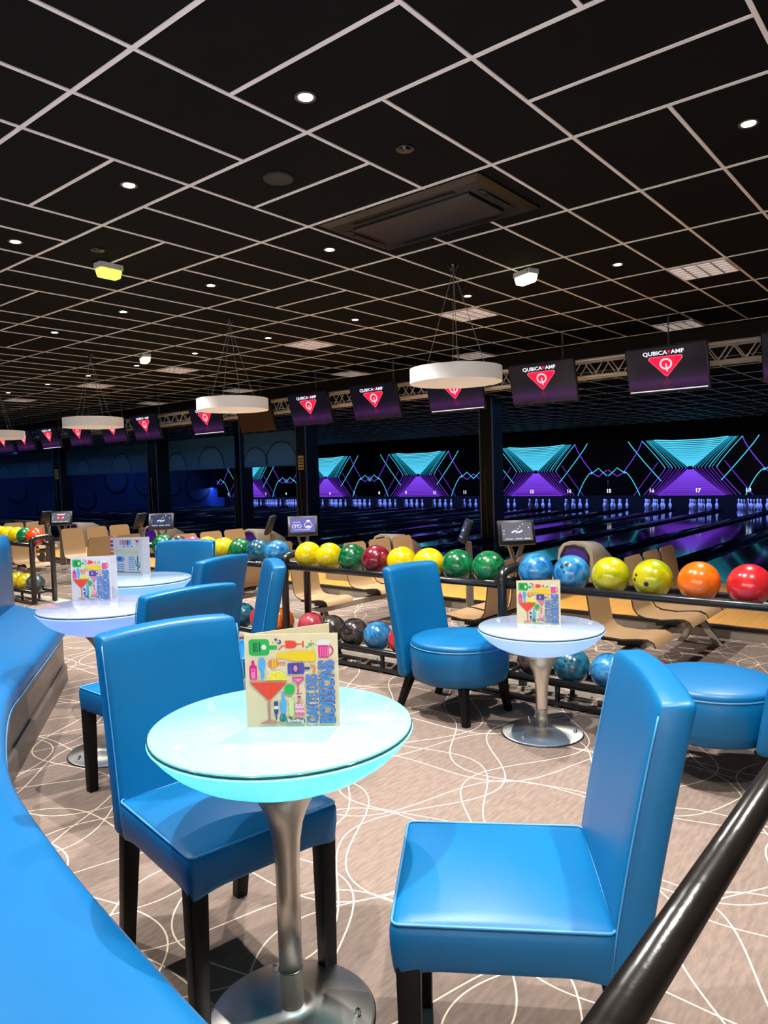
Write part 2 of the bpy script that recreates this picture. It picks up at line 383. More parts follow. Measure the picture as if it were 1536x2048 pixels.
# air conditioner cassette
t = thing('air_conditioner', 'large black rectangular air-conditioning cassette set in the ceiling', 'air conditioner', ((AC[0] + AC[1]) / 2, (AC[2] + AC[3]) / 2, CZ))
acm = mat('black_ac_plastic', (.008, .008, .010), .32); acd = mat('black_ac_panel', (.011, .012, .018), .38, bump=.3, bscale=300)
hx, hy = (AC[1] - AC[0]) / 2, (AC[3] - AC[2]) / 2
o = MB(); rings = [(hx, hy, .0), (hx, hy, -.012), (hx - .06, hy - .06, -.035), (hx - .19, hy - .19, -.035), (hx - .2, hy - .2, -.02)]
vs = [(sx * a, sy * b, z) for a, b, z in rings for sx, sy in ((-1, -1), (1, -1), (1, 1), (-1, 1))]
o.add(vs, [(i * 4 + k, i * 4 + (k + 1) % 4, i * 4 + 4 + (k + 1) % 4, i * 4 + 4 + k) for i in range(4) for k in range(4)], acm).build('frame', t)
rbox(2 * hx - .42, 2 * hy - .42, .04, .012, (6, 6, 4), None, acd).build('intake_panel', t).location = (0, 0, -.03)
for sx, sy, lx, ly in ((1, 0, .022, hy - .28), (-1, 0, .022, hy - .28), (0, 1, hx - .22, .022), (0, -1, hx - .22, .022)):
    px, py = sx * (hx - .125), sy * (hy - .125)
    MB().box((px - lx, py - ly, -.04), (px + lx, py + ly, -.033), mat('dark_slot', (.002, .002, .002), .6)).build('air_slot', t)
    MB().box((px - lx * .6, py - ly * .96, -.047), (px + lx * .6, py + ly * .96, -.041), acm).build('louvre_blade', t)
# louvred light panels
LOUV = mat('louvre_white', (.72, .68, .68), .3, .3); LOUVB = mat('louvre_glow', (.8, .76, .75), .4, emit=(1, .93, .9), es=.55)  # weak panel emission put in for reflected light, lamps taken as off
def louvre(a, b, label):
    t = thing('louvre_light', label, 'ceiling light', (GX(a) + .3, GY(b) - .3, CZ), 0, 'square louvred ceiling lights')
    MB().box((-.29, -.29, -.001), (.29, .29, .004), LOUVB).build('diffuser', t)
    mb = MB()
    for i in range(5): mb.box((-.29, -.29 + i * .145 - .008, -.016), (.29, -.29 + i * .145 + .008, -.001), LOUV)
    for i in range(7): mb.box((-.29 + i * .0967 - .01, -.29, -.016), (-.29 + i * .0967 + .01, .29, -.0012), LOUV)
    mb.build('louvre_grid', t)
for k, b in enumerate((1, -4, -9, -15, -20, -26)): louvre(10, b + 1, 'square louvred ceiling light, %s from the right in its nearer row' % ORD[k])
for k, b in enumerate((-1, -7, -12, -18, -24)): louvre(15, b + 1, 'square louvred ceiling light, %s from the right in the row above the monitors' % ORD[k])
# emergency lights
EMY = mat('green_yellow_diffuser', (.6, .7, .25), .35, emit=(.72, .95, .12), es=1.1); EMW = mat('warm_green_diffuser', (.8, .85, .6), .35, emit=(.88, 1, .5), es=2.2); EMG = mat('emergency_housing', (.62, .63, .66), .4)
def emergency(x, y, rz, label, mt, long):
    t = thing('emergency_light', label, 'emergency light', (x, y, CZ), rz, 'ceiling emergency lights')
    MB().box((-.5 * long, -.065, -.055), (.5 * long, .065, -.004), EMG).build('housing', t)
    rbox(long * .98, .14, .085, .028, (6, 6, 4), lambda p: (p.x * (1 - .1 * (p.z < 0)), p.y * (1 - .15 * (p.z < 0)), p.z), mt).build('diffuser', t).location = (0, 0, -.096)
    MB().tube([(-.4 * long, .066, -.03), (-.4 * long, .074, -.03)], .008, BLACKP, 8).build('test_button', t)
emergency(3.91, 6.60, .0, 'boxy lime-yellow emergency light under the ceiling at left', EMY, .24)
emergency(7.02, 10.85, 1.2, 'glowing oval emergency light above the left pendant lamps', EMW, .30)
emergency(7.07, 3.77, 1.2, 'glowing oval emergency light near the nearest pendant lamp cables', EMW, .26)
# drum pendants
def pendant(x, y, label):
    t = thing('pendant_lamp', label, 'pendant lamp', (x, y, CZ), 0, 'white drum pendant lamps')
    zt, zb, R = 2.465 - CZ, 2.315 - CZ, .475
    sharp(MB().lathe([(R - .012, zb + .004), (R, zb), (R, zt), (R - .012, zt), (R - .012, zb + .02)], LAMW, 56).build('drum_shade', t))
    sharp(MB().lathe([(0, zb + .012), (R - .011, zb + .012), (R - .011, zb + .006), (0, zb + .006)], mat('pendant_diffuser', (.78, .66, .6), .6), 56).build('diffuser', t))
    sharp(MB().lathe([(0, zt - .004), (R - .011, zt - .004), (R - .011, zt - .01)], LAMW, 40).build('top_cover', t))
    MB().lathe([(0, -.05), (.035, -.05), (.04, -.03), (.055, -.002), (.055, .002)], BLACKM, 16).build('ceiling_rose', t)
    for k in range(4):
        a = .5 + k * PI / 2; c = [(0, 0, -.05), (.62 * R * math.cos(a), .62 * R * math.sin(a), zt + .05), (.78 * R * math.cos(a), .78 * R * math.sin(a), zt)]
        MB().tube(c, .0035, mat('grey_cable', (.35, .34, .34), .5), 5).build('suspension_cable', t)
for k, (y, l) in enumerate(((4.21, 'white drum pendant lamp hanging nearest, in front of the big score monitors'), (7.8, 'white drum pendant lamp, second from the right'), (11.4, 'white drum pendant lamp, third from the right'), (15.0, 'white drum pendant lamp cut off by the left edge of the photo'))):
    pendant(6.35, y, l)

# ================================================================== TRUSS AND SCORE MONITORS
truss = thing('lighting_truss', 'long aluminium lattice truss carrying the score monitors', 'truss', (10.614, 0, 0))
TZ0, TZ1, TD = 2.80, 3.05, .22
for dx in (0, TD):
    for z in (TZ0, TZ1): MB().tube([(dx, -1.5, z), (dx, 27, z)], .025, ALU, 10).build('chord', truss)
bz = None; by = None
for i in range(80):
    y = -1.4 + i * .35
    if bz is None:
        bz = MB().tube([(0, 0, TZ0), (0, .175, TZ1)], .009, ALU, 6).tube([(0, .175, TZ1), (0, .35, TZ0)], .009, ALU, 6).build('brace', truss); bz.location = (0, y, 0)
        by = MB().tube([(0, 0, TZ1), (TD, .175, TZ1)], .009, ALU, 6).tube([(TD, .175, TZ0), (0, .35, TZ0)], .009, ALU, 6).build('cross_brace', truss); by.location = (0, y, 0)
    else:
        for src, dx in ((bz, 0), (bz, TD), (by, 0)):
            o = src.copy(); COL.objects.link(o); o.location = (dx, y, 0)
SCR = emi('x', (0, 0, 0), 0); MATS.pop('x')
def screen_mat():
    m = bpy.data.materials.new('score_screen_glow'); m.use_nodes = True; nt = m.node_tree; b = nt.nodes['Principled BSDF']
    tc = nt.nodes.new('ShaderNodeTexCoord'); sp = nt.nodes.new('ShaderNodeSeparateXYZ'); nt.links.new(tc.outputs['Object'], sp.inputs[0])
    mr = nt.nodes.new('ShaderNodeMapRange'); mr.inputs[1].default_value = -.3; mr.inputs[2].default_value = .3; nt.links.new(sp.outputs[2], mr.inputs[0])
    r = nt.nodes.new('ShaderNodeValToRGB'); e = r.color_ramp.elements; e[0].position = 0; e[0].color = (.012, .005, .02, 1); e[1].position = 1; e[1].color = (.006, .005, .011, 1)
    x = e.new(.2); x.color = (.045, .012, .07, 1); x = e.new(.33); x.color = (.018, .008, .03, 1); x = e.new(.5); x.color = (.006, .005, .012, 1)
    nt.links.new(mr.outputs[0], r.inputs[0]); nt.links.new(r.outputs[0], b.inputs['Emission Color']); b.inputs['Emission Strength'].default_value = 1
    b.inputs['Base Color'].default_value = (.004, .004, .005, 1); b.inputs['Roughness'].default_value = .12; b.inputs['Specular IOR Level'].default_value = .4
    return m
SCREEN = screen_mat()
RED = emi('logo_red', (1, .012, .06), 1.15); PINKW = emi('logo_pale', (1, .62, .68), 1.1); WHT = emi('letter_white', (.85, .88, 1), 1.1); REDD = emi('logo_reflection', (.30, .01, .05), .8); ROUT = emi('logo_outline', (1, .12, .2), 1.1)
MON_W, MON_H = 1.10, .64
def art_M(d): # drawing plane (x right as the viewer sees it, y up) on the face looking to -X
    return Matrix(((0, 0, -1, -d), (-1, 0, 0, 0), (0, 1, 0, 0), (0, 0, 0, 1)))
def rtri(cx, cy, w, h, r):
    pts = []
    for px, py, a0 in ((-w / 2, h / 2, PI / 2), (0, -h / 2, PI + .65), (w / 2, h / 2, -.75)):
        for k in range(5):
            a = a0 + (PI * .62 if px else PI * .4) * k / 4
            ox = r if px < 0 else (-r if px > 0 else 0); oy = -r * .9 if py > 0 else r * 1.4
            pts.append((cx + px + ox + r * math.cos(a), cy + py + oy + r * math.sin(a)))
    return pts
def make_monitor(bar):
    t = thing('score_monitor', 'x', 'monitor', (0, 0, 0), 0, 'score monitors on the truss')
    tilt = Matrix.Rotation(-.27, 4, 'Y')
    hs = rbox(.05, MON_W, MON_H, .008, (4, 4, 4), None, BLACKP).build('housing', t)
    im = MB().box((-.0285, -MON_W / 2 + .018, -MON_H / 2 + .022), (-.0255, MON_W / 2 - .018, MON_H / 2 - .018), SCREEN)
    scr = im.build('screen', t)
    a = MB()
    for s, x, sx in (('QUBICA', -.135, 1.2), ('AMF', .165, 1.2)):
        vs, fs = text2d(s, .074, sx, .0022)
        a.add([(p[0] + x, p[1] + .222, 0) for p in vs], fs, WHT, False, art_M(.0305))
    a.poly([(.055, .20), (.083, .246), (.027, .246)], RED, 0, art_M(.0306))
    a.poly(rtri(0, .03, .46, .29, .032), ROUT, 0, art_M(.0302)); a.poly(rtri(0, .032, .43, .265, .027), RED, 0, art_M(.0306))
    for q in ribbon(ell(0, .07, .072, .066, 28) + [(.072, .07)], .026): a.poly(q, PINKW, 0, art_M(.0311))
    a.poly([(-.012, .075), (.012, .075), (.022, -.035), (.002, -.035)], PINKW, 0, art_M(.0314))
    for q in ribbon([(-.05, -.21), (0, -.12), (.05, -.21)], .012) + ribbon([(0, -.14), (.006, -.22)], .012): a.poly(q, REDD, 0, art_M(.0306))
    if bar: a.poly(rect(-MON_W / 2 + .03, -MON_H / 2 + .026, MON_W / 2 - .03, -MON_H / 2 + .040), WHT, 0, art_M(.0306))
    a.build('screen_picture', scr)
    MB().box((.025, -.12, -.12), (.06, .12, .12), BLACKM).build('mount_plate', t)
    for o in t.children:
        pass
    for o in [c for c in bpy.data.objects if c.parent == t]:
        o.matrix_local = tilt @ o.matrix_local
    MB().tube([(.05, 0, 0), (.31, 0, -.02)], .022, BLACKM, 8).tube([(.31, 0, -.04), (.31, 0, .32)], .018, BLACKM, 8).build('bracket', t)
    KIDS[t.name] = [c for c in bpy.data.objects if c.parent == t]
    return t
mons = [(1.62, 0), (3.35, 1), (5.21, 0), (6.82, 1), (8.56, 0), (10.23, 0), (13.52, 1), (15.93, 0), (17.42, 0), (19.18, 0), (20.85, 1), (22.43, 0), (23.83, 0)]
MLAB = ['score monitor cut off by the right edge of the photo', 'large score monitor with a white bar along its foot, second from the right', 'score monitor third from the right, just right of the nearest pendant lamp',
        'score monitor half hidden behind the nearest pendant lamp', 'score monitor fifth from the right, left of the nearest pendant lamp', 'score monitor in front of the black column with the yellow notice',
        'score monitor partly behind the second pendant lamp, white bar along its foot', 'score monitor between the second and third pendant lamps', 'score monitor partly behind the right end of the third pendant lamp',
        'score monitor partly behind the left end of the third pendant lamp', 'score monitor with a white bar, left of the third pendant lamp', 'score monitor partly behind the leftmost pendant lamp', 'score monitor at the far left edge of the photo']
chain = None
for (y, bar), lab in zip(mons, MLAB):
    key = 'mon%d' % bar
    if key not in proto: t = proto[key] = make_monitor(bar)
    else: t = copy_tree(proto[key])
    t['label'] = lab; t.location = (10.26, y, 2.74)
t = thing('blank_monitor', 'switched-off brownish monitor below the second pendant lamp', 'monitor', (10.261, 11.86, 2.70), 0, 'score monitors on the truss')
o = rbox(.05, MON_W, MON_H, .008, (4, 4, 4), None, BLACKP).build('housing', t); o.rotation_euler = (0, -.27, 0)
o = MB().box((-.029, -.53, -.30), (-.0255, .53, .30), mat('brown_reflection_screen', (.05, .025, .012), .35)).build('screen', t); o.rotation_euler = (0, -.27, 0)  # brown base colour stands for the reflection in the dark screen
MB().tube([(.05, 0, 0), (.31, 0, .02)], .022, BLACKM, 8).tube([(.31, 0, -.04), (.31, 0, .36)], .018, BLACKM, 8).build('bracket', t)
CH = mat('steel_chain', (.25, .25, .27), .4, .8)
for k, y in enumerate((1.7, 3.444, 5.05, 6.97, 8.408, 10.412, 12.1, 13.9, 15.9, 17.6, 19.3, 21.0, 22.7)):
    mb = MB()
    for i in range(8):
        z = TZ1 + .075 + i * .05; M = Matrix.Translation((0, 0, z)) @ Matrix.Rotation(PI / 2 * (i % 2), 4, 'Z')
        mb.tube([(.013 * math.cos(q * PI / 4), 0, .032 * math.sin(q * PI / 4)) for q in range(8)], .005, CH, 4, closed=True, M=M)
    mb.tube([(0, 0, TZ1 + .07), (0, -.1, TZ1)], .006, CH, 4).tube([(0, 0, TZ1 + .07), (0, .1, TZ1)], .006, CH, 4)
    o = mb.build('hanging_chain', truss); o.location = (0, y, 0)

# ================================================================== LANES, MASKS AND PINS
LY = lambda n: 7.86 + 1.648 * (17 - n)
MX = 27.3
COLS = [(LY(14) + .824, 13.26), (LY(17) + .824, 14.27), (LY(12) + .824, 13.85), (LY(10) + .824, 13.16), (LY(6) + .824, 13.38)]      # columns stand between lanes
NUM = 'zero one two three four five six seven eight nine ten eleven twelve thirteen fourteen fifteen sixteen seventeen eighteen nineteen twenty twenty-one'.split()
for n in range(1, 22):
    y = LY(n)
    t = thing('bowling_lane', 'dark glossy bowling lane running to the pins under lane number %s' % NUM[n], 'lane', (0, y, LZ), 0, 'bowling lanes')
    MB().box((10.2, -.53, -.1), (28.3, .53, 0), LANEM).build('lane_bed', t)
    cols = [c for c in COLS if abs(c[0] - (y + .824)) < .3]
    for x0, x1 in (((10.3, 26.6),) if not cols else ((10.3, cols[0][1] - .03), (cols[0][1] + .5, 26.6))):
        MB().tube([(x0, .824, .03), (x1, .824, .03)], .06, CAPM, 10).box((x0, .73, -.1), (x1, .92, .03), CAPM).build('divider', t)
CYAN = emi('mask_cyan', (.06, .62, .85), 1.1); CYAND = emi('mask_cyan_dim', (.01, .16, .26), 1); CYANB = emi('mask_cyan_bright', (.12, .75, 1), 1.05)
PUR = emi('mask_purple', (.22, .05, .85), 1.0); PURD = emi('mask_purple_dim', (.09, .016, .33), 1); PURB = emi('mask_purple_bright', (.24, .05, .85), 1.0); CYM = emi('mask_cyan_mid', (.02, .32, .5), 1); PUM = emi('mask_purple_mid', (.13, .025, .5), 1)
MASKB = mat('black_mask_panel', (.004, .004, .006), .6)
MZ0, MZ1, MHW = .38, 2.48, 3.05
mask_proto = None
def mask_art():
    a = MB(); hz = MZ1 - MZ0
    P = lambda u, v: (u * MHW, v * hz)
    d = [.004]
    def add(q, mt): a.poly(q, mt, 0, art_M(d[0]))
    def line(pts, mt, w=.035):
        d[0] += .0002
        for q in ribbon([P(*p) for p in pts], w): add(q, mt)
    kn = .47
    # glowing funnel faces, printed in steps that brighten towards the knot
    for k in range(8):
        g = (1, .84, .70, .57, .46, .36, .27, .18)[k]; t_ = (k / 7) ** .6; d[0] += .0006
        c1 = emi('mask_cyan_%d' % k, (.004 + .09 * t_ ** 1.5, .10 + .55 * t_, .20 + .80 * t_), 1); c2 = emi('mask_violet_%d' % k, (.05 + .17 * t_, .008 + .06 * t_, .22 + .72 * t_), 1)
        add([P(-.40 * g, kn + .46 * g), P(.40 * g, kn + .46 * g), P(.02, kn), P(-.02, kn)], c1)
        add([P(-.02, kn), P(.02, kn), P(.37 * g, kn - .465 * g), P(-.37 * g, kn - .465 * g)], c2)
    for k in range(13):
        g = 1 - k * .066
        if g < .2: break
        line([(-.42 * g, kn + .50 * g), (-.2 * g, kn + .475 * g), (.2 * g, kn + .475 * g), (.42 * g, kn + .50 * g)], CYANB, .032 * g + .006)
        line([(-.38 * g, kn - .465 * g), (.38 * g, kn - .465 * g)], PURB, .024 * g + .005)
    # nested hourglass sides
    for s in (-1, 1):
        for k, (ut, um, ub) in enumerate(((.42, .02, .37), (.435, .05, .385), (.45, .085, .40), (.463, .12, .415), (.478, .16, .435), (.50, .205, .46), (.52, .24, .50), (.57, .29, .55))):
            up = [(s * (um + (ut - um) * (i / 8) ** 1.12), kn + .50 * i / 8) for i in range(9)]
            line(up, CYAN if k in (0, 5, 7) else CYM, .024)
            line([(s * (um + (ub - um) * (i / 6) ** 1.08), kn - .465 * i / 6) for i in range(7)], PUR if k in (0, 7) else PUM, .022)
        line([(s * (.74 - .40 * i / 8), .97 - .72 * (i / 8) ** .92) for i in range(9)], CYAN, .03)
        line([(s * (.675 - .30 * i / 8), .0 + .58 * (i / 8)) for i in range(9)], PUM, .03)
        line([(s * (.57 + .24 * (i / 8) ** 1.1), .96 - .55 * (i / 8) ** .85) for i in range(9)], PUR, .03)
        line([(s * .78, .43), (s * .885, .35), (s * .94, .41), (s * 1.0, .47)], PUR, .03)
        line([(s * .78, .40), (s * .885, .505), (s * .94, .43), (s * 1.0, .36)], CYAN, .03)
        line([(s * (.80 - .20 * (i / 8) ** .8), .44 - .44 * (i / 8) ** 1.25) for i in range(9)], CYAN, .03)
    d[0] += .001
    add([P(-.03, kn - .03), P(.03, kn - .03), P(.025, kn + .03), P(-.025, kn + .03)], MASKB)
    return a
MCEN = [2.05, 8.114, 14.25, 20.30, 26.25, 32.2]
MNAME = ['glowing neon-pattern mask panel at the right edge of the photo', 'glowing neon-pattern mask panel above lane 17, right of the columns', 'glowing neon-pattern mask panel above lane 13, beside the right column', 'glowing neon-pattern mask panel above lanes 9 and 10, between the two columns', 'glowing neon-pattern mask panel half hidden by the column with the yellow notice', 'glowing neon-pattern mask panel in the gap left of the notice column']
for cy, nm in zip(MCEN, MNAME):
    t = thing('lane_mask', nm, 'mask panel', (MX, cy, MZ0), 0, 'mask panels over the pins')
    MB().box((0, -MHW, 0), (.06, MHW, MZ1 - MZ0), MASKB).build('panel', t)
    if mask_proto is None: mask_proto = mask_art().build('neon_artwork', t)
    else: o = mask_proto.copy(); COL.objects.link(o); o.parent = t
    mb = MB()
    for n in range(1, 22):
        if abs(LY(n) - cy) <= 3.05 + (.05 if LY(n) < cy else -.0):
            vs, fs = text2d(str(n), .19, 1, .009)
            mb.add([(p[0] - (LY(n) - cy), p[1] + .17, 0) for p in vs], fs, WHT, False, art_M(.016))
    if mb.v: mb.build('lane_number', t)
struct(MB().box((MX + .02, -8, MZ1), (28.4, 36, LC + .02), DARKWALL), 'wall_top')
# pins
pin_prof = [(0, 0), (.026, 0), (.029, .01), (.046, .06), (.059, .114), (.06, .13), (.052, .18), (.034, .225), (.024, .255), (.0235, .27), (.028, .305), (.0322, .34), (.029, .365), (.018, .379), (0, .381)]
PINM = mat('white_pin', (.85, .85, .9), .25, coat=.4); PINR = mat('pin_red_stripe', (.6, .02, .03), .3)
pp = None
for n in range(2, 20):
    for r in range(4):
        for c in range(r + 1):
            if pp is None:
                pp = MB().lathe(pin_prof, PINM, 12).build('bowling_pin'); MB().lathe([(.0285, .245), (.0255, .253), (.0262, .26)], PINR, 12).build('neck_stripe', pp); KIDS[pp.name] = list(pp.children); o = pp
            else: o = copy_tree(pp)
            o.location = (27.15 + r * .264, LY(n) + (c - r / 2) * .305, LZ + .002)
            tag(o, 'white bowling pin standing in the rack under lane number %s' % NUM[n], 'bowling pin', 'bowling pins on lane %s' % NUM[n])

# ---- columns, notices, printed valance panels
CHR = mat('steel_corner_bead', (.35, .4, .5), .3, .9)
YEL = mat('yellow_notice', (.65, .48, .08), .5); INK = mat('notice_ink', (.05, .04, .02), .6)
def column(i, w, label, notice=False):
    t = thing('column', label, 'column', (COLS[i][1], COLS[i][0] - w / 2, LZ), 0, 'black columns among the lanes')
    MB().box((0, 0, 0), (.46, w, LC - LZ), mat('black_column_paint', (.006, .007, .01), .35)).build('shaft', t)
    for yy in (0, w): MB().box((-.012, yy - .014, 0), (.012, yy + .014, LC - LZ), CHR).build('corner_bead', t)
    MB().tube([(-.02, w * .45, 0), (-.03, w * .5, .7), (-.02, w * .62, 1.3), (-.02, w * .6, 1.7)], .006, mat('grey_wire', (.3, .32, .36), .5), 5).build('cable', t)
    if notice:
        n = MB().box((-.012, w * .22, 1.75), (-.001, w * .78, 2.12), YEL)
        for i in range(4): n.box((-.0135, w * .28, 1.80 + i * .075), (-.012, w * .72, 1.83 + i * .075), INK)
        n.build('notice', t)
column(0, .36, 'black column with a yellow notice on its face', True)
column(1, .33, 'narrow black column right of lane number 11')
column(2, .30, 'thin black column between the printed panels left of the notice column')
column(3, .5, 'broad black column between two printed ball panels')
column(4, .48, 'wide black column near the left edge with a small notice', True)
VAL = mat('printed_blue_panel', (.055, .17, .36), .5, vary=.4, vscale=.8); VALD = mat('printed_dark_ring', (.015, .05, .13), .5); VALL = mat('printed_pale_ball', (.07, .21, .42), .5)
for k, (y0, y1, lab) in enumerate(((14.1, 16.3, 'blue printed ball panel hanging left of the notice column'), (16.75, 20.35, 'blue printed panel with two ball outlines, second from the notice column'), (21.15, 26.5, 'blue printed panel with a big curved ball outline above the seats at left'), (27.6, 33, 'blue-grey printed panel at the left edge of the photo'))):
    t = thing('printed_panel', lab, 'wall panel', (13.62, y0, 1.72), 0, 'printed panels between the columns')
    W = y1 - y0
    MB().box((0, 0, 0), (.04, W, .95), VAL).build('sheet', t)
    M = art_M(.003)
    for c, rr_ in ((.3, .62), (.78, .5)):
        pts = [p for p in ell(-c * W, .05, rr_, rr_, 40, 0, PI) if p[1] < .94 and -W < p[0] < 0]
        mb = MB().poly(pts, VALL, 0, M)
        for q in ribbon(pts, .05): mb.poly(q, VALD, 0, art_M(.005))
        mb.build('ball_print', t)
    for yy in (.15 * W, .85 * W): MB().tube([(.02, yy, .95), (.02, yy, LC - 1.72)], .008, BLACKM, 6).build('hanger_rod', t)
    MB().tube([(.02, 0, .95), (.02, W, .95)], .02, BLACKM, 8).build('top_rail', t)

# ================================================================== BOWLERS' AREA
# ball returns
def ball_return(y, label):
    t = thing('ball_return', label, 'ball return', (9.0, y, LZ), 0, 'ball returns between the lanes')
    prof = [(-.25, 0), (-.25, .38), (-.23, .50), (-.17, .57), (-.08, .60), (.08, .60), (.17, .57), (.23, .50), (.25, .38), (.25, 0)]
    def loft(seq, mt, name, cap=True):
        vs = []; n = len(prof)
        for x, sy, sz in seq: vs += [(x, p[0] * sy, p[1] * sz) for p in prof]
        fs = [(i * n + k, i * n + k + 1, (i + 1) * n + k + 1, (i + 1) * n + k) for i in range(len(seq) - 1) for k in range(n - 1)]
        if cap: fs += [tuple(range(n)), tuple((len(seq) - 1) * n + k for k in range(n - 1, -1, -1))]
        return MB().add(vs, fs, mt, True).build(name, t)
    sharp(loft([(0, 1, 1), (.04, 1.02, 1.01), (.45, .98, .95), (.75, .85, .7), (.95, .65, .35)], TANM, 'hood'), 50)
    vs, fs = [], []
    m2 = MB().poly([(x * .72, z * .80 + .06) for x, z in [(-p[0], p[1]) for p in prof]], mat('violet_lit_mouth', (.04, .006, .22), .12, spec=.8), 0, art_M(.006)); m2.build('mouth', t)  # violet base colour puts the purple light into the mouth
    MB().tube([(-.01, -.19, .1), (-.01, -.19, .42), (-.01, -.13, .53), (-.01, 0, .555), (-.01, .13, .53), (-.01, .19, .42), (-.01, .19, .1)], .016, BLACKP, 8).build('mouth_rim', t)
    MB().box((-1.1, -.24, .0), (-.02, .24, .16), TANM).build('base', t)
    for s in (-1, 1): MB().tube([(-1.15, s * .2, .22), (-.02, s * .2, .24)], .03, BLACKP, 8).build('tray_rail', t)
for k in range(7): ball_return(4.15 + 3.28 * k, 'tan hooded ball return with a dark mouth, %s from the right' % ORD[k])
# seats
def seat_shell():
    pr = [(-.325, .49), (-.318, .455), (-.285, .30), (-.262, .15), (-.245, .06), (-.21, .015), (-.15, -.005), (-.02, -.01), (.1, .006), (.17, .01), (.215, -.01), (.235, -.05)]
    th = .012; mb = MB(); n = len(pr); nor = []
    for i in range(n):
        a = pr[max(i - 1, 0)]; b = pr[min(i + 1, n - 1)]; l = math.hypot(b[0] - a[0], b[1] - a[1]); nor.append((-(b[1] - a[1]) / l * -1, (b[0] - a[0]) / l * -1))
    vs = []
    for i, (y, z) in enumerate(pr):
        hw = .195 - (.035 if i == 0 else 0)
        for s in (-1, 1): vs.append((s * hw, y, z))
        for s in (-1, 1): vs.append((s * hw, y + nor[i][0] * th, z + nor[i][1] * th))
    f1 = []; f2 = []; fe = []
    for i in range(n - 1):
        a, b = i * 4, i * 4 + 4
        f1.append((a, b, b + 1, a + 1)); f2.append((a + 2, a + 3, b + 3, b + 2)); fe += [(a, a + 2, b + 2, b), (a + 1, b + 1, b + 3, a + 3)]
    fe += [(0, 1, 3, 2), (n * 4 - 4, n * 4 - 2, n * 4 - 1, n * 4 - 3)]
    mb.add(vs, f1 + f2, PLY, True); mb.add(vs, fe, PLYE, False)
    return mb
seat0 = None
SZ = .135
def bowl_seat(x, y, rz, label, grp):
    global seat0
    if seat0 is None:
        t = seat0 = thing('plywood_chair', label, 'chair', (x, y, SZ), rz, grp)
        seat_shell().build('seat_shell', t)
        MB().box((-.15, -.2, -.045), (.15, .12, -.012), BLACKM).build('seat_bracket', t)
        MB().box((-.03, -.12, -.10), (.03, .06, -.045), BLACKM).build('mount_block', t)
        KIDS[t.name] = list(t.children); return
    t = copy_tree(seat0); t.location = (x, y, SZ); t.rotation_euler = (0, 0, rz); t['label'] = label; t['group'] = grp
def seat_beam(x0, x1, y, label):
    t = thing('seat_beam', label, 'seat frame', (x0, y, BZ), 0, 'metal frames under the seats')
    L = x1 - x0
    MB().box((-.22, -.035, .26), (L + .22, .035, .315), TANM).build('beam', t)
    for x in (0, L):
        MB().add([(x - .03, -.03, .26), (x + .03, -.03, .26), (x + .03, .03, .26), (x - .03, .03, .26), (x - .03, -.20, .0), (x + .03, -.20, .0), (x + .03, -.14, .0), (x - .03, -.14, .0)],
                 [(0, 1, 2, 3), (4, 7, 6, 5), (0, 4, 5, 1), (1, 5, 6, 2), (2, 6, 7, 3), (3, 7, 4, 0)], TANM).build('leg', t)
        MB().add([(x - .03, -.03, .26), (x + .03, -.03, .26), (x + .03, .03, .26), (x - .03, .03, .26), (x - .03, .14, .0), (x + .03, .14, .0), (x + .03, .20, .0), (x - .03, .20, .0)],
                 [(0, 1, 2, 3), (4, 7, 6, 5), (0, 4, 5, 1), (1, 5, 6, 2), (2, 6, 7, 3), (3, 7, 4, 0)], TANM).build('leg', t)
    rbox(.03, .36, .10, .012, (4, 4, 4), None, TANM).build('end_plate', t).location = (-.235, 0, .26)
ROWN = ['rightmost', 'second', 'third', 'fourth', 'far left']
POSN = ['closest to the ball rack', 'second from the ball rack', 'third from the ball rack', 'furthest from the ball rack']
for k in range(5):
    yb = 2.08 + 3.26 * k
    for i in range(4): bowl_seat((5.42, 6.27, 6.72, 7.16)[i], yb - .05, PI, 'tan plywood bowling seat, %s, in the %s row facing right' % (POSN[i], ROWN[k]), 'plywood seats facing right')
    seat_beam(5.42, 7.14, yb - .03, 'tan metal frame under the %s row of four plywood seats' % ROWN[k])
    yb = 3.50 + 3.27 * k
    for i in range(2): bowl_seat(5.45 + .435 * i, yb, 0, 'tan plywood bowling seat turned away, %s, in the %s pair' % (('near the rack', 'further back')[i], ROWN[k]), 'plywood seats facing left')
    seat_beam(5.45, 5.885, yb - .03, 'tan metal frame under the %s pair of turned-away seats' % ROWN[k])
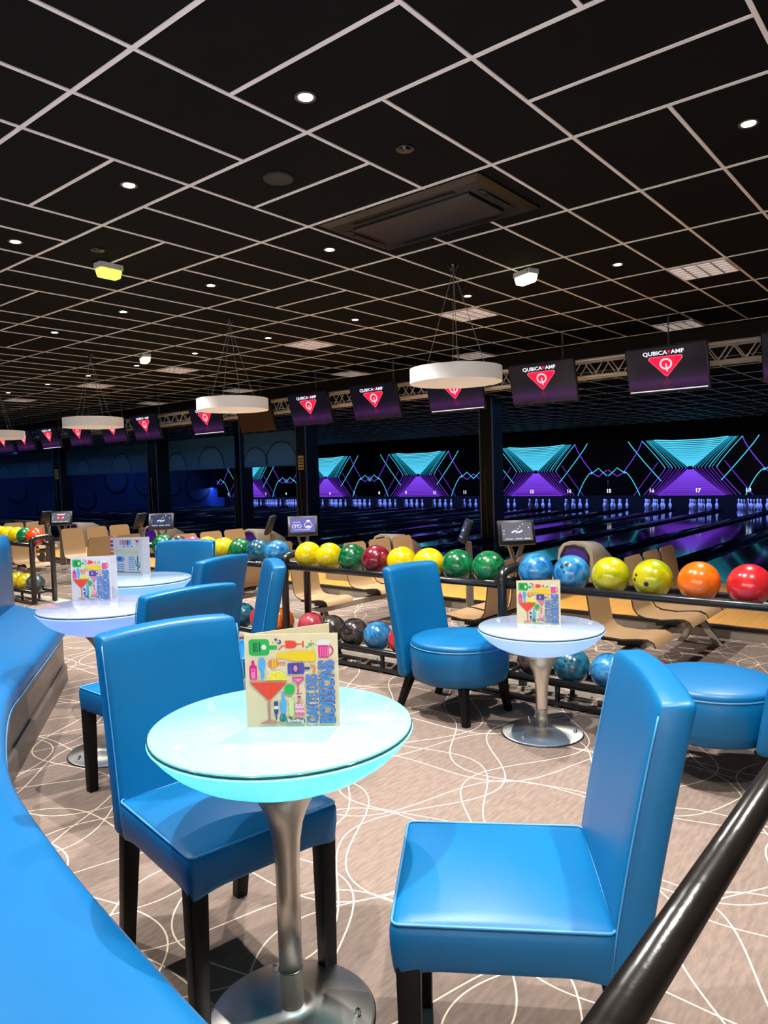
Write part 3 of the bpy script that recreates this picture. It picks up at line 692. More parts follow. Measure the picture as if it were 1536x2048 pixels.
# consoles
def console(x, y, rz, art, label):
    t = thing('lane_console', label, 'console', (x, y, BZ), rz, 'lane consoles with touch screens')
    g = mat('console_taupe', (.20, .17, .145), .4)
    def tap(z0, z1, w0, w1, d0, d1, dx0=0, dx1=0, mt=g):
        return MB().add([(dx0 - w0, -d0, z0), (dx0 + w0, -d0, z0), (dx0 + w0, d0, z0), (dx0 - w0, d0, z0), (dx1 - w1, -d1, z1), (dx1 + w1, -d1, z1), (dx1 + w1, d1, z1), (dx1 - w1, d1, z1)],
                        [(0, 3, 2, 1), (4, 5, 6, 7), (0, 1, 5, 4), (1, 2, 6, 5), (2, 3, 7, 6), (3, 0, 4, 7)], mt)
    tap(0, .03, .2, .17, .16, .13).build('foot_plate', t)
    tap(.03, .74, .052, .045, .04, .035).build('post', t)
    for s in (-1, 1): tap(.74, .90, .022, .016, .035, .025, s * .022, s * .075).build('neck_arm', t)
    tap(.875, .90, .08, .09, .025, .025).build('neck_bar', t)
    R = Matrix.Translation((0, -.03, 1.02)) @ Matrix.Rotation(-.35, 4, 'X')
    hd = rbox(.40, .05, .27, .012, (4, 4, 4), None, BLACKP).build('screen_housing', t); hd.matrix_local = R
    sm = {'blue': emi('console_screen_blue', (.02, .035, .09), 1.2), 'grey': emi('console_screen_grey', (.16, .16, .20), 1.0), 'violet': emi('console_screen_violet', (.13, .12, .40), 1.2)}[art]
    m2 = MB().box((-.165, -.0285, -.095), (.165, -.0255, .105), sm)
    A = Matrix(((1, 0, 0, 0), (0, 0, -1, -.030), (0, 1, 0, 0), (0, 0, 0, 1)))
    if art == 'violet':
        for cx in (-.115, -.045):
            for q in ribbon(ell(cx, -.01, .024, .024, 16) + [(cx + .024, -.01)], .007): m2.poly(q, WHT, 0, A)
        for q in ribbon([(-.115, -.01), (-.08, .012), (-.045, -.01)], .007) + ribbon([(-.13, .045), (-.03, .045)], .008) + ribbon([(-.12, -.06), (.10, -.06)], .006) + ribbon(ell(.075, .0, .05, .045, 18) + [(.125, 0)], .007): m2.poly(q, WHT, 0, A)
        m2.poly(ell(.075, -.02, .035, .015, 12), WHT, 0, A); m2.poly(ell(.075, .06, .03, .015, 8), WHT, 0, A)
    else:
        rr = random.Random(5)
        for i in range(10):
            cx, cz = rr.uniform(-.15, .15), rr.uniform(-.05, .095); m2.poly(ell(cx, cz, .007, .007, 8), RED if i % 4 == 1 else WHT, 0, A)
        vs, fs = text2d('Game', .06, 1.1, .002); 
        for q in ribbon([(-.06, -.005), (-.02, .012), (.02, -.005), (.06, .014)], .018): m2.poly(q, WHT, 0, A)
        for q in ribbon([(-.14, -.075), (-.05, -.075)], .007) + ribbon([(-.03, -.075), (.05, -.075)], .007) + ribbon([(.07, -.075), (.14, -.075)], .007): m2.poly(q, WHT, 0, A)
        if art == 'grey' and 'red triangle' in label: m2.poly([(-.06, .045), (.06, .045), (0, -.03)], RED, .001, A); m2.poly(rect(-.07, .055, .07, .075), WHT, .001, A)
    m2.build('touch_screen', hd)
for k, (y, art, lab) in enumerate(((3.83, 'grey', 'lane console with a grey touch screen above the blue balls'), (7.05, 'violet', 'lane console with a violet motorbike picture in front of the notice column'), (10.32, 'blue', 'lane console with a starry dark blue screen'), (13.62, 'grey', 'lane console with a small red triangle on its screen, far left'))):
    console(6.85, y, -.75, art, lab)
for k, y in enumerate((4.42, 7.65, 10.9, 14.2)):
    console(6.85, y, -2.45, 'blue', 'lane console turned away, %s from the right' % ORD[k])

# ---- ball racks
def ball_rack(y0, y1, label, ends=(0, 1)):
    t = thing('ball_rack', label, 'ball rack', (4.0, 0, 0), 0, 'black tube ball racks')
    for x in (-.10, .10):
        MB().tube([(x, y0 + .0, .69), (x, y1, .69)], .024, BLACKM, 12).build('upper_rail', t)
        MB().tube([(x, y0, .135), (x, y1, .135)], .024, BLACKM, 12).build('lower_rail', t)
    for y in [(y0, y1)[e] for e in ends]:
        r = .055; p = [(-.12, y, .02), (-.12, y, .72)]
        for k in range(1, 6): a = PI - k * PI / 2 / 6; p.append((-.12 + r + r * math.cos(a), y, .72 + r * math.sin(a)))
        p += [(-.12 + r, y, .775), (.12 - r, y, .785)]
        for k in range(1, 6): a = PI / 2 - k * PI / 2 / 6; p.append((.12 - r + r * math.cos(a), y, .73 + r * math.sin(a)))
        p += [(.12, y, .73), (.12, y, .02)]
        MB().tube(p, .029, BLACKM, 12).build('end_frame', t)
        MB().tube([(-.12, y, .14), (.12, y, .14)], .016, BLACKM, 8).build('end_bar', t)
    for y in (y0 + .35, (y0 + y1) / 2, y1 - .35):
        for x in (-.10, .10):
            ft = MB().tube([(x, y, .14), (x, y, .02)], .016, BLACKM, 8).build('foot', t)
            MB().lathe([(.045, .0), (.045, .008), (.02, .016), (.0, .016)], BLACKM, 12, T(x, y, .0)).build('foot_pad', ft)
    MB().box((-.14, y0, .014), (-.10, y1, .03), BLACKM).build('base_bar', t)
ball_rack(-.4, 2.27, 'black tube ball rack at right, carrying the blue, lime, orange and red balls')
ball_rack(2.302, 4.21, 'black tube ball rack in the middle behind the round-seat chairs', (1,))
ball_rack(4.242, 6.16, 'black tube ball rack behind the chairs at the left tables', (1,))
ball_rack(8.45, 10.6, 'black tube ball rack at far left with a bright orange ball on its end')
# ---- balls
HOLE = mat('finger_hole', (.003, .003, .004), .6)
BC = {'red': ((.62, .012, .02), (.75, .03, .035)), 'orange': ((.80, .13, .004), (.92, .19, .01)), 'lime': ((.28, .36, .0), (.56, .46, .008)), 'blue': ((.004, .10, .32), (.06, .33, .62)), 'green': ((.0, .07, .018), (.012, .22, .07)),
      'yellow': ((.68, .50, .0), (.82, .66, .005)), 'maroon': ((.13, .004, .014), (.34, .02, .04)), 'teal': ((.004, .06, .11), (.03, .20, .30)), 'pink': ((.40, .03, .05), (.60, .08, .12)), 'dark': ((.018, .012, .012), (.09, .07, .065)), 'grey': ((.03, .045, .05), (.12, .16, .16)), 'scarlet': ((.75, .05, .006), (.88, .075, .01))}
BC = {k: tuple(tuple(c * .72 for c in q) for q in v) for k, v in BC.items()}
def sphere_mesh():
    bm = bmesh.new(); bmesh.ops.create_uvsphere(bm, u_segments=36, v_segments=20, radius=.1075)
    for f in bm.faces: f.smooth = True
    return bm
ball_me = {}
def ball(c, y, low, label, holes=None, seed=0):
    if c not in ball_me:
        bm = sphere_mesh(); me = bpy.data.meshes.new('bowling_ball'); bm.to_mesh(me); bm.free()
        me.materials.append(swirl_mat('ball_' + c, BC[c][0], BC[c][1], 9 if c in ('blue', 'green', 'teal', 'maroon', 'dark', 'grey') else 5)); ball_me[c] = me
    o = bpy.data.objects.new('bowling_ball', ball_me[c]); COL.objects.link(o)
    zr = .135 if low else .69
    o.location = (4.0, y, zr + math.sqrt(.1315 ** 2 - .1 ** 2) + .001)
    o.rotation_euler = (random.uniform(0, 6), random.uniform(0, 6), random.uniform(0, 6)) if not holes else (0, 0, 0)
    tag(o, label, 'bowling ball', 'balls on the lower tier' if low else 'balls on the upper tier')
    if holes:
        for d, r in holes:
            d = Vector(d).normalized(); q = d.to_track_quat('Z', 'Y').to_matrix().to_4x4(); rr = .1075
            z0 = math.sqrt(rr * rr - r * r)
            h = MB().lathe([(r * 1.0, z0 + .0012), (r * .96, z0 + .0018), (0, rr + .0015)], HOLE, 14, q).build('finger_hole', o)
TWO = [((-.80, .12, .42), .0125), ((-.72, -.10, .52), .0125), ((-.74, -.02, .14), .006)]
for c, y, l, hs in (
    ('red', .905, 'bright red ball at the right end of the upper tier', None), ('orange', 1.15, 'plain orange ball beside the bright red one', None),
    ('lime', 1.393, 'lime-yellow ball with a big finger hole beside the orange ball', [((-.83, -.02, -.12), .0135), ((-.70, .48, .22), .008), ((-.70, .56, .02), .008)]), ('lime', 1.631, 'lime-yellow ball without visible holes, next to the blue balls', None),
    ('blue', 1.868, 'swirled blue ball with two finger holes showing', TWO), ('blue', 2.100, 'swirled blue ball at the left end of the right rack', None),
    ('green', 2.435, 'dark green ball with a grey patch, just left of the right rack', None), ('green', 2.672, 'dark green ball partly behind the round-seat chair back', None),
    ('yellow', 2.905, 'yellow ball with orange marks half behind the round-seat chair back', None), ('yellow', 3.138, 'yellow ball with a hole on top, right of the maroon ball', [((-.25, .10, .9), .011)]),
    ('maroon', 3.372, 'glossy maroon ball on the upper tier of the middle rack', None), ('green', 3.606, 'green ball with a pink scuff left of the maroon ball', None),
    ('yellow', 3.838, 'speckled yellow ball with a hole, second on the middle rack', [((-.5, .25, .62), .011)]), ('yellow', 4.062, 'plain yellow ball at the left end of the middle rack', None),
    ('blue', 4.42, 'streaked blue ball at the right end of the left rack', None), ('teal', 4.65, 'teal ball second from the right end of the left rack', None), ('green', 4.88, 'green ball beside the teal ball on the left rack', None),
    ('yellow', 5.11, 'yellow ball with a dark hole beside the green ball on the left rack', [((-.3, -.1, .9), .011)]), ('yellow', 5.34, 'yellow ball above the blue chair back on the left rack', None), ('pink', 5.565, 'dusty red ball above the blue chair back on the left rack', None),
    ('dark', 5.79, 'dark brown speckled ball on the left rack', None), ('green', 6.015, 'mottled green ball at the left end of the left rack', None),
    ('scarlet', 8.60, 'bright orange-red ball on the end of the far left rack', None), ('green', 8.84, 'green ball behind the orange-red one on the far left rack', None), ('yellow', 9.07, 'yellow ball third on the far left rack', None), ('yellow', 9.3, 'yellow ball fourth on the far left rack', None), ('yellow', 9.53, 'yellow ball at the left edge of the photo', None)):
    ball(c, y, False, l, hs)
for c, y, l, hs in (
    ('red', 1.40, 'red ball on the lower tier behind the near right chair', None), ('blue', 1.645, 'blue ball on the lower tier beside the near right chair back', None), ('teal', 1.875, 'teal ball with two holes on the lower tier behind the low table', [((-.75, -.05, .42), .011), ((-.68, -.30, .45), .011)]),
    ('dark', 2.12, 'dark ball on the lower tier hidden behind the low table stem', None), ('green', 2.48, 'dark green ball on the lower tier behind the round chair seat', None),
    ('red', 3.145, 'red ball on the lower tier beside the round-seat chair back', None), ('blue', 3.378, 'bright blue ball on the lower tier of the middle rack', None), ('dark', 3.608, 'dark brown ball on the lower tier beside the bright blue one', None), ('dark', 3.83, 'blackish ball on the lower tier left of the brown one', None),
    ('pink', 4.055, 'dusty red ball on the lower tier at the left end of the middle rack', None), ('orange', 4.40, 'orange ball on the lower tier behind the rack post', None), ('red', 4.63, 'red ball on the lower tier half behind a blue chair', None), ('teal', 4.88, 'blue-green ball on the lower tier between two blue chairs', None),
    ('yellow', 8.92, 'yellow ball on the lower tier of the far left rack', None), ('grey', 8.66, 'grey-green ball on the lower tier at the end of the far left rack', None), ('yellow', 9.16, 'second yellow ball on the lower tier of the far left rack', None)):
    ball(c, y, True, l, hs)

# ================================================================== LOUNGE FURNITURE
def leg_mb(x, y, z, w0, w1, dx=0, dy=0):
    return MB().add([(x - w0, y - w0, z), (x + w0, y - w0, z), (x + w0, y + w0, z), (x - w0, y + w0, z), (x + dx - w1, y + dy - w1, 0), (x + dx + w1, y + dy - w1, 0), (x + dx + w1, y + dy + w1, 0), (x + dx - w1, y + dy + w1, 0)],
                    [(0, 1, 2, 3), (4, 7, 6, 5), (0, 4, 5, 1), (1, 5, 6, 2), (2, 6, 7, 3), (3, 7, 4, 0)], LEG)
def bevel(o, w=.006):
    bm = bmesh.new(); bm.from_mesh(o.data); bmesh.ops.bevel(bm, geom=bm.edges[:], offset=w, segments=2, affect='EDGES', profile=.5); bm.to_mesh(o.data); bm.free()
    for p in o.data.polygons: p.use_smooth = True
    return o
def make_chair(label, x, y, fx, fy):
    rz = math.atan2(fy, fx) - PI / 2
    t = thing('dining_chair', label, 'chair', (x, y, 0), rz, 'blue high-backed chairs')
    W, Dp = .45, .455
    def sf(p):
        x, y, z = p; u, v = x / (W / 2), y / (Dp / 2)
        if z > .0: z += .022 * (1 - u * u) * (1 - v * v) * (z / .05)
        if z < -.02:                                  # skirt dips at the corners where it meets the legs
            z -= .018 * max(0, (abs(u) - .6) / .4) ** 1.3 * max(0, (abs(v) - .6) / .4) ** 1.3
        k = 1 - .02 * (z < 0); return (x * k, y * k + .0, z)
    s = rbox(W, Dp, .105, .02, (20, 20, 6), sf, BLUE).build('seat', t); s.location = (0, .008, .4225)
    # piping round the seat top
    e = .006; p = []
    for sx, sy in ((-1, -1), (1, -1), (1, 1), (-1, 1)):
        cx, cy = sx * (W / 2 - .022), sy * (Dp / 2 - .022)
        for k in range(4):
            a = math.atan2(sy, sx) - PI / 4 + k * PI / 6; p.append((cx + .017 * math.cos(a), cy + .017 * math.sin(a) + .008, .4735))
    sub(MB().tube(p, .0032, SEAM, 6, closed=True).build('seat_piping', t), s)
    def bf(p):
        x, y, z = p; u = x / .225; q = (z + .285) / .57
        z += .012 * (1 - u * u) * max(0, q) ** 3
        y += -.10 * max(0, q) ** 1.25 - .010 * (1 - u * u) * q
        return (x, y, z)
    b = rbox(.445, .075, .57, .018, (10, 4, 14), bf, BLUE).build('backrest', t); b.location = (0, -.235, .647)
    for sx in (-1, 1):
        pts = []
        for i in range(12):
            z = -.26 + .52 * i / 11; q = bf((sx * .222, .036, z)); pts.append((q[0] * .995, q[1] - .235 - .002, q[2] + .647))
        sub(MB().tube(pts, .0022, SEAM, 5).build('back_seam', t), b)
    for sx in (-1, 1):
        bevel(leg_mb(sx * .195, .198, .385, .025, .020).build('leg', t), .004)
        bevel(leg_mb(sx * .19, -.225, .375, .024, .019, 0, -.06).build('leg', t), .004)
    return t
make_chair('blue chair with a square seat in the left foreground, half under the glowing cyan table', 1.262, 1.648, -.17, -.985)
make_chair('blue chair seen from the side in the right foreground, seat fully in view', 1.409, .841, -.54, .84)
make_chair('blue chair seen from behind at the periwinkle table, just behind the foreground chair', 1.82, 2.88, .03, 1)
make_chair('blue chair seen from behind at the furthest glowing table', 2.56, 3.72, -.27, .96)
make_chair('blue chair seen edge-on in front of the left ball rack', 2.37, 3.14, -.82, .57)
make_chair('blue chair facing the camera behind the furthest glowing table', 3.0, 4.45, -.84, -.55)

def make_tub(label, x, y, fx, fy):
    rz = math.atan2(fy, fx) - PI / 2
    t = thing('round_seat_chair', label, 'chair', (x, y, 0), rz, 'blue chairs with round drum seats')
    prof = [(0, .20), (.245, .20), (.272, .215), (.283, .26), (.286, .34), (.284, .392), (.279, .402), (.279, .407), (.282, .417), (.276, .431), (.255, .441), (.15, .449), (0, .452)]
    st = MB().lathe(prof, BLUE, 48).build('seat', t)
    MB().tube([(.2805 * math.cos(a * PI / 24), .2805 * math.sin(a * PI / 24), .4045) for a in range(48)], .004, SEAM, 6, closed=True).build('seat_piping', st)
    def bf(p):
        x, y, z = p; q = (z + .32) / .64; u = x / .22
        return (x, y - .11 * max(0, q) ** 1.2 + .03 * u * u * (1 - .4 * q), z + .008 * (1 - u * u) * max(0, q) ** 3)
    rbox(.44, .08, .64, .03, (12, 6, 12), bf, BLUE).build('backrest', t).location = (0, -.29, .515)
    for sx in (-1, 1):
        bevel(leg_mb(sx * .17, .17, .205, .024, .018, sx * .02, .03).build('leg', t), .004)
        bevel(leg_mb(sx * .16, -.24, .205, .024, .018, sx * .01, -.09).build('leg', t), .004)
make_tub('blue round-seat chair standing left of the low table', 3.495, 2.335, -.12, -.99)
make_tub('blue round-seat chair at the right edge of the photo, facing the low table', 3.41, .93, .02, 1)

def make_table(label, x, y, ht, glow, topglow, es, ts):
    t = thing('glowing_table', label, 'table', (x, y, 0), random.uniform(0, 1), 'glowing pedestal tables')
    bw = mat('bowl_' + label[:12], (.35, .4, .45), .35, emit=glow, es=es); tp = mat('top_' + label[:12], (.20, .21, .22), .12, spec=.5, emit=topglow, es=ts, coat=.6)
    z = ht
    prof = [(.10, z - .128), (.15, z - .121), (.20, z - .106), (.245, z - .084), (.28, z - .059), (.308, z - .031), (.322, z - .013), (.328, z - .006), (.326, z - .003), (.300, z - .002), (.0, z - .002)]
    MB().lathe(prof, bw, 64).build('glowing_bowl', t)
    sharp(MB().lathe([(0, z + .001), (.321, z + .001), (.324, z + .003), (.324, z + .008), (.321, z + .010), (0, z + .010)], tp, 64).build('glass_top', t)); gl = t.children[-1] if False else bpy.data.objects[[c.name for c in bpy.data.objects if c.parent == t and c.name.startswith('glass_top')][0]]
    MB().lathe([(.3225, z - .0016), (.3262, z - .0012), (.3266, z + .0035), (.3225, z + .004)], mat('dark_glass_edge', (.02, .06, .06), .1), 64).build('glass_edge', t)
    for k in range(3):
        a = .9 + k * 2 * PI / 3; MB().lathe([(.010, 0), (.010, .0016), (.008, .002), (.0, .002)], tp, 14, T(.285 * math.cos(a), .285 * math.sin(a), z + .0098)).build('glass_pad', gl)
    q = z - .118
    p = [(.12, q), (.117, q - .008), (.092, q - .035), (.072, q - .062), (.055, q - .095), (.043, q - .13), (.0355, q - .175), (.0315, q - .23), (.030, q - .30), (.0295, .03)]
    MB().lathe(p, STEEL, 40).build('stem', t)
    MB().lathe([(.0310, .13), (.0318, .132), (.0310, .134)], mat('stem_joint', (.3, .28, .25), .3, 1), 32).build('stem_joint', t)
    sharp(MB().lathe([(.21, .003), (.212, .008), (.206, .012), (.06, .026), (.036, .030), (.030, .036)], STEEL, 64).build('base', t), 60); bs = [c for c in bpy.data.objects if c.parent == t and c.name.split('.')[0] == 'base'][0]
    MB().lathe([(.215, 0), (.215, .005), (.2, .006)], BLACKP, 64).build('base_gasket', t)
    for k in range(3):
        a = .4 + k * 2 * PI / 3; MB().lathe([(.009, .012), (.009, .019), (.006, .024), (.0075, .029), (.0, .034)], SCREW, 10, T(.17 * math.cos(a), .17 * math.sin(a), .004)).build('base_screw', bs)
make_table('glowing cyan-white round table in the foreground', 1.222, 1.354, .76, (.09, .86, .90), (.16, .84, .86), .95, .9)
make_table('low glowing pale blue round table between the two round-seat chairs', 3.44, 1.785, .56, (.30, .58, 1), (.40, .56, .9), .85, .75)
make_table('periwinkle glowing round table at the end of the blue bench', 1.94, 3.45, .75, (.26, .42, 1), (.36, .44, .85), .85, .75)
make_table('aqua-blue glowing round table furthest back at left', 2.62, 4.22, .75, (.25, .58, 1), (.38, .62, .9), .85, .75)

# ---- drinks menus
PAPER = mat('cream_menu_card', (.60, .52, .34), .45, vary=.08, vscale=14); PAPER2 = mat('pale_menu_card', (.52, .54, .62), .45)
INKS_ = {'green': (.0, .45, .07), 'dgreen': (.0, .12, .06), 'red': (.85, .05, .02), 'yellow': (.88, .62, .0), 'pink': (.72, .0, .25), 'lpink': (.9, .25, .5), 'blue': (.03, .30, .72), 'lblue': (.08, .42, .85), 'violet': (.08, .05, .42), 'navy': (.02, .05, .25), 'orange': (.85, .22, .03), 'white': (.85, .85, .85), 'black': (.01, .01, .015), 'lemon': (.88, .80, .0), 'teal': (.0, .22, .24), 'rose': (.55, .24, .20), 'lgreen': (.62, .78, .35), 'cream': (.85, .75, .4)}
INKS = {k: tuple(c * .72 for c in v) for k, v in INKS_.items()}
def ink(n): return mat('ink_' + n, INKS[n], .5)
def cover_art(sz, d0):
    a = MB(); d = [d0]
    U = lambda x, y: ((x - 775) / 1310 * sz, (1505 - y) / 1305 * sz)      # drawn on a 1310 x 1305 sheet
    def M(): return Matrix(((1, 0, 0, 0), (0, 0, -1, -d[0]), (0, 1, 0, 0), (0, 0, 0, 1)))
    def P(pts, c): d[0] += .00006; a.poly([U(*p) for p in pts], ink(c), 0, M())
    def R(x0, y0, x1, y1, c, r=0):
        if r: P([(x1 - r + r * math.cos(t), y1 - r + r * math.sin(t)) for t in (0, .8, 1.57)] + [(x0 + r + r * math.cos(t), y1 - r + r * math.sin(t)) for t in (1.57, 2.4, 3.14)] + [(x0 + r + r * math.cos(t), y0 + r + r * math.sin(t)) for t in (3.14, 3.9, 4.71)] + [(x1 - r + r * math.cos(t), y0 + r + r * math.sin(t)) for t in (4.71, 5.5, 6.28)], c)
        else: P([(x0, y0), (x1, y0), (x1, y1), (x0, y1)], c)
    def E(cx, cy, rx, ry, c, a0=0, a1=2 * PI): P(ell(cx, cy, rx, ry, 22, a0, a1), c)
    def Lz(pts, w, c):
        d[0] += .00006
        for q in ribbon([U(*p) for p in pts], w / 1310 * sz): a.poly(q, ink(c), 0, M())
    def Tx(s, cx, cy, h, sx, c, rot=0, bold=.02):
        vs, fs = text2d(s, h / 1305 * sz, sx, bold * h / 1305 * sz); d[0] += .00006; ca, sa = math.cos(rot), math.sin(rot); o = U(cx, cy)
        a.add([(o[0] + ca * x - sa * y, o[1] + sa * x + ca * y, 0) for x, y in vs], fs, ink(c), False, M())
    R(180, 265, 470, 495, 'green', 40); R(440, 355, 578, 415, 'green'); R(248, 315, 262, 445, 'black'); R(328, 315, 342, 445, 'black'); Tx('XXX', 292, 380, 60, 1, 'black', PI / 2); E(395, 380, 36, 36, 'white')
    E(565, 275, 18, 18, 'navy'); E(610, 308, 30, 30, 'navy'); E(602, 302, 15, 15, 'white'); E(525, 318, 8, 8, 'navy')
    P([(690, 295), (760, 290), (830, 300), (868, 345), (830, 395), (760, 402), (695, 395), (705, 345)], 'red'); R(860, 338, 935, 352, 'red'); R(935, 298, 955, 395, 'red', 8); Lz([(600, 420), (650, 368), (700, 365)], 16, 'red')
    Lz([(980, 375), (1010, 395), (1060, 330), (1100, 350)], 16, 'green'); Lz([(1010, 345), (1050, 350), (1070, 380)], 14, 'green'); E(1060, 300, 8, 8, 'orange')
    R(1155, 370, 1300, 540, 'pink', 12)
    for x in (1180, 1213, 1246, 1276): R(x, 385, x + 11, 525, 'lpink')
    Lz(ell(1310, 440, 48, 62, 14, -PI / 2, PI / 2), 18, 'pink')
    for x, y, r in ((1165, 335, 34), (1195, 305, 34), (1240, 315, 42), (1295, 315, 34)): E(x, y, r, r * .85, 'white')
    R(1150, 325, 1310, 365, 'white', 15)
    P([(565, 470), (640, 462), (700, 465), (790, 440), (1100, 438), (1115, 460), (1115, 570), (1095, 590), (800, 575), (700, 545), (570, 535)], 'yellow')
    R(182, 640, 288, 828, 'pink', 14); P([(182, 650), (220, 610), (250, 610), (288, 650)], 'pink'); R(215, 562, 255, 615, 'pink', 8); R(208, 680, 262, 812, 'lpink'); E(235, 708, 16, 16, 'pink')
    P([(330, 525), (390, 525), (412, 570), (410, 640), (385, 740), (388, 800), (370, 828), (350, 828), (336, 800), (338, 740), (312, 640), (308, 570)], 'lblue')
    P([(440, 600), (470, 555), (530, 548), (580, 570), (600, 605), (575, 645), (530, 668), (470, 660)], 'orange'); R(470, 560, 490, 655, 'rose'); R(508, 550, 526, 666, 'yellow'); R(545, 556, 560, 655, 'lemon'); Lz([(600, 605), (650, 598), (695, 605)], 26, 'orange')
    R(720, 605, 952, 762, 'violet', 14); R(780, 606, 880, 761, 'navy'); E(830, 684, 28, 44, 'lpink'); R(952, 665, 1030, 702, 'navy', 6)
    Lz([(1040, 640), (1085, 650), (1100, 690), (1070, 740)], 24, 'orange')
    E(570, 845, 145, 138, 'cream', PI, 2 * PI); E(570, 845, 130, 122, 'lemon', PI, 2 * PI)
    for k in range(1, 5): an = PI + k * PI / 5; Lz([(570, 845), (570 + 128 * math.cos(an), 845 + 120 * math.sin(an))], 9, 'cream')
    P([(170, 858), (715, 858), (460, 1120), (425, 1120)], 'red'); P([(170, 858), (715, 858), (700, 874), (186, 874)], 'rose'); R(428, 1110, 462, 1410, 'rose'); P([(290, 1455), (430, 1405), (462, 1405), (610, 1455)], 'rose')
    E(738, 975, 75, 75, 'green')
    P([(775, 805), (945, 805), (935, 850), (890, 870), (875, 900), (850, 900), (830, 870), (790, 850)], 'pink'); P([(795, 822), (928, 822), (915, 845), (880, 860), (865, 885), (842, 860), (805, 845)], 'lpink'); R(852, 895, 866, 1035, 'pink'); R(812, 1030, 915, 1045, 'pink', 6)
    R(602, 1140, 685, 1312, 'lblue', 16); P([(602, 1150), (625, 1090), (660, 1090), (685, 1150)], 'lblue'); R(624, 1008, 662, 1100, 'lblue')
    R(512, 1140, 572, 1205, 'navy', 14); R(512, 1250, 572, 1290, 'navy'); R(516, 1205, 570, 1250, 'white'); P([(512, 1290), (572, 1290), (552, 1330), (532, 1330)], 'navy'); R(534, 1325, 550, 1400, 'navy')
    R(722, 1090, 790, 1350, 'lgreen', 30)
    R(802, 1180, 938, 1365, 'lpink', 8); R(802, 1215, 938, 1232, 'white'); R(802, 1275, 938, 1290, 'white'); R(802, 1310, 938, 1340, 'rose'); R(848, 1070, 888, 1185, 'rose'); R(848, 1070, 888, 1095, 'violet')
    for x in (815, 860, 905): P([(x, 1182), (x + 36, 1182), (x + 18, 1212)], 'white')
    E(635, 1380, 52, 52, 'teal'); E(618, 1362, 12, 12, 'lblue'); R(680, 1395, 945, 1448, 'teal', 10); Tx('Bowling', 812, 1415, 72, 1.0, 'white', 0, .03)
    # the title, set sideways, with an outline
    for s, x0, x1, y0, y1 in (('BOISSONS', 1150, 1372, 575, 1452), ('CARTE DES', 972, 1132, 765, 1452)):
        for col, bold in (('violet', .05), ('blue', .012)):
            vs, fs = text2d(s, 1, 1, bold); d[0] += .00006
            v0, _ = text2d(s, 1, 1, .03)
            lx, hx_, ly, hy_ = min(v[0] for v in v0), max(v[0] for v in v0), min(v[1] for v in v0), max(v[1] for v in v0)
            a.add([(*U(x1 - (v[1] - ly) / (hy_ - ly) * (x1 - x0), y1 - (v[0] - lx) / (hx_ - lx) * (y1 - y0)), 0) for v in vs], [f[::-1] for f in fs], ink(col), False, M())
    return a
def inside_art(sz, d0):
    a = MB(); d = [d0]; U = lambda x, y: ((x - .5) * sz, y * sz)
    def P(pts, c): d[0] += .00006; a.poly([U(*p) for p in pts], ink(c), 0, Matrix(((1, 0, 0, 0), (0, 0, -1, -d[0]), (0, 1, 0, 0), (0, 0, 0, 1))))
    for k, c in enumerate(('lpink', 'lblue', 'orange', 'violet', 'lblue')): P(rect(.30 + k * .075, .82, .36 + k * .075, .95), c)
    P([(.80, .95), (.92, .95), (.86, .86)], 'pink'); P(rect(.855, .8, .865, .87), 'pink'); P(rect(.15, .62, .88, .69), 'lgreen')
    for k, c in enumerate(('red', 'orange', 'violet', 'pink')): P(rect(.0, .55 + k * .11, .09, .62 + k * .11), c)
    P(rect(.02, .05, .10, .50), 'blue')
    for k in range(7): P(rect(.56, .15 + k * .055, .76, .17 + k * .055), 'lblue')
    for k in range(4): P(rect(.2, .1 + k * .06, .42, .118 + k * .06), 'blue')
    P(ell(.3, .44, .14, .08, 14), 'lblue'); P(ell(.28, .44, .06, .05, 12), 'violet')
    P(rect(.84, .12, .875, .52), 'teal'); P(rect(.79, .26, .845, .29), 'teal'); P(rect(.79, .26, .81, .42), 'teal'); P(rect(.87, .22, .93, .25), 'teal'); P(rect(.91, .22, .93, .36), 'teal')
    P(rect(.12, .08, .96, .095), 'teal')
    for k in range(3): P(rect(.42 + k * .12, .76, .47 + k * .12, .80), 'blue')
    return a
def menu(label, x, y, z, dx, dy, spread, paper, front=cover_art, size=.23):
    """folded card: the cover stands along (dx, dy), the rear leaf opens from its left edge"""
    t = thing('drinks_menu', label, 'menu', (x, y, z), math.atan2(dy, dx), 'drinks menus on the tables')
    lean = Matrix.Identity(4)
    c = MB().box((-size / 2, -.0008, 0), (size / 2, .0008, size), paper).build('front_cover', t); c.matrix_local = lean
    if front is cover_art:
        if 'cover' not in proto: proto['cover'] = front(size, .0012).build('cover_print', t); o = proto['cover']
        else: o = proto['cover'].copy(); COL.objects.link(o); o.parent = t
    else: o = front(size, .0012).build('page_print', t)
    o.matrix_local = lean; o.parent = c
    b = MB().box((0, -.0008, 0), (size, .0008, size), paper).build('back_leaf', t)
    b.matrix_local = Matrix.Translation((-size / 2, .002, 0)) @ Matrix.Rotation(spread, 4, 'Z')
menu('drinks menu titled CARTE DES BOISSONS standing on the foreground table', 1.215, 1.305, .7702, .61, -.79, .55, PAPER, size=.23)
menu('drinks menu with colourful cover standing on the low table at right', 3.478, 1.815, .5702, .34, -.94, .30, PAPER)
menu('drinks menu with colourful cover on the periwinkle table', 1.985, 3.66, .7602, .50, -.86, .42, PAPER2)
menu('open drinks menu with a green cactus page on the furthest table', 2.66, 4.43, .7602, .35, -.94, .5, PAPER2, inside_art, .25)

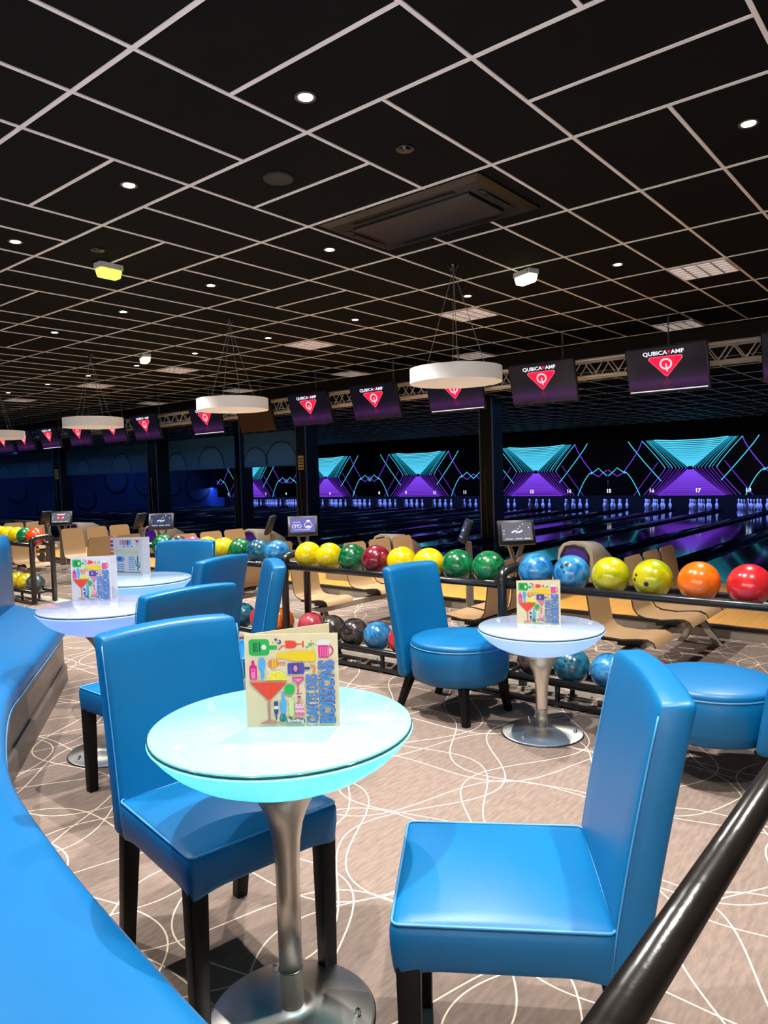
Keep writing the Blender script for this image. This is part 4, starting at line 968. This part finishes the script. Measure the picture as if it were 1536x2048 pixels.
# ---- the long curved bench
ctrl = [(.69, .62), (.735, 1.007), (.785, 1.35), (.872, 1.85), (1.03, 2.5), (1.36, 3.28), (1.63, 3.70), (2.06, 4.32), (2.49, 4.95)]
def catmull(P, n):
    out = []
    for i in range(len(P) - 1):
        p0, p1, p2, p3 = P[max(i - 1, 0)], P[i], P[i + 1], P[min(i + 2, len(P) - 1)]
        for k in range(n):
            t = k / n; out.append(tuple(.5 * (2 * p1[j] + (p2[j] - p0[j]) * t + (2 * p0[j] - 5 * p1[j] + 4 * p2[j] - p3[j]) * t * t + (3 * p1[j] - p0[j] - 3 * p2[j] + p3[j]) * t ** 3) for j in (0, 1)))
    out.append(P[-1]); return out
path = catmull(ctrl, 8)
nrm = []
for i in range(len(path)):
    a = Vector(path[max(i - 1, 0)]); b = Vector(path[min(i + 1, len(path) - 1)]); d = (b - a).normalized(); nrm.append(Vector((-d.y, d.x)))
def sweep(prof, mt, ext=0, i0=0):
    """prof: (offset behind the front edge, height); ext: metres the sweep runs past the far end per metre of offset"""
    vs = []; fs = []; n = len(prof); N = len(path)
    tan = Vector((nrm[-1].y, -nrm[-1].x))
    for i in range(i0, N):
        k = max(0, (i - (N - 14)) / 13) ** 2
        for off, z in prof:
            p = Vector(path[i]) + nrm[i] * off + tan * (ext * off * k); vs.append((p.x, p.y, z))
    M_ = N - i0
    for i in range(M_ - 1):
        for k in range(n): fs.append((i * n + k, i * n + (k + 1) % n, (i + 1) * n + (k + 1) % n, (i + 1) * n + k))
    fs.append(tuple(range(n))); fs.append(tuple((M_ - 1) * n + k for k in range(n - 1, -1, -1)))
    return MB().add(vs, fs, mt, True)
bench = thing('curved_bench', 'long curved blue upholstered bench along the left side, taupe front panels', 'bench', (0, 0, 0))
BENCHB = mat('bench_leatherette', (.001, .10, .275), .38, spec=.5, bump=.05, bscale=120, vary=.1, vscale=3)
EXT = 1.6
sharp(sweep([(.03, .345), (.0, .355), (-.006, .38), (-.004, .425), (.012, .444), (.05, .452), (.3, .458), (.52, .45), (.52, .345)], BENCHB, EXT).build('seat_cushion', bench), 60)
sharp(sweep([(.47, .42), (.475, .9), (.50, .985), (.54, 1.0), (.60, .99), (.62, .9), (.62, 0.0), (.58, 0)], BENCHB, EXT).build('backrest', bench), 60)
sharp(sweep([(.04, .12), (.04, .348), (.5, .348), (.5, .12)], BENCHW, EXT).build('front_panel', bench), 30)
sharp(sweep([(.015, .0), (.015, .105), (.03, .12), (.52, .12), (.52, 0)], BENCHW, EXT).build('plinth', bench), 30)
MB().tube([(path[i][0] - nrm[i].x * .006, path[i][1] - nrm[i].y * .006, .362) for i in range(len(path))], .004, SEAM, 6).build('piping', bench)

# ---- handrail in the near right corner
t = thing('handrail', 'scuffed black tubular handrail crossing the lower right corner', 'handrail', (0, .242, 0))
SCUF = mat('scuffed_black_paint', (.009, .007, .006), .22, spec=.6, bump=.08, bscale=40, vary=.5, vscale=30)
MB().tube([(.30, 0, .90), (2.6, 0, .90)], .0205, SCUF, 20).build('rail', t)
for x in (.36, 2.45): MB().tube([(x, 0, 0), (x, 0, .90)], .0205, SCUF, 14).build('post', t); MB().lathe([(.05, 0), (.05, .006), (.022, .012)], SCUF, 18, T(x, 0, 0)).build('floor_flange', t)
MB().tube([(.36, 0, .45), (2.45, 0, .45)], .012, SCUF, 12).build('middle_rail', t)
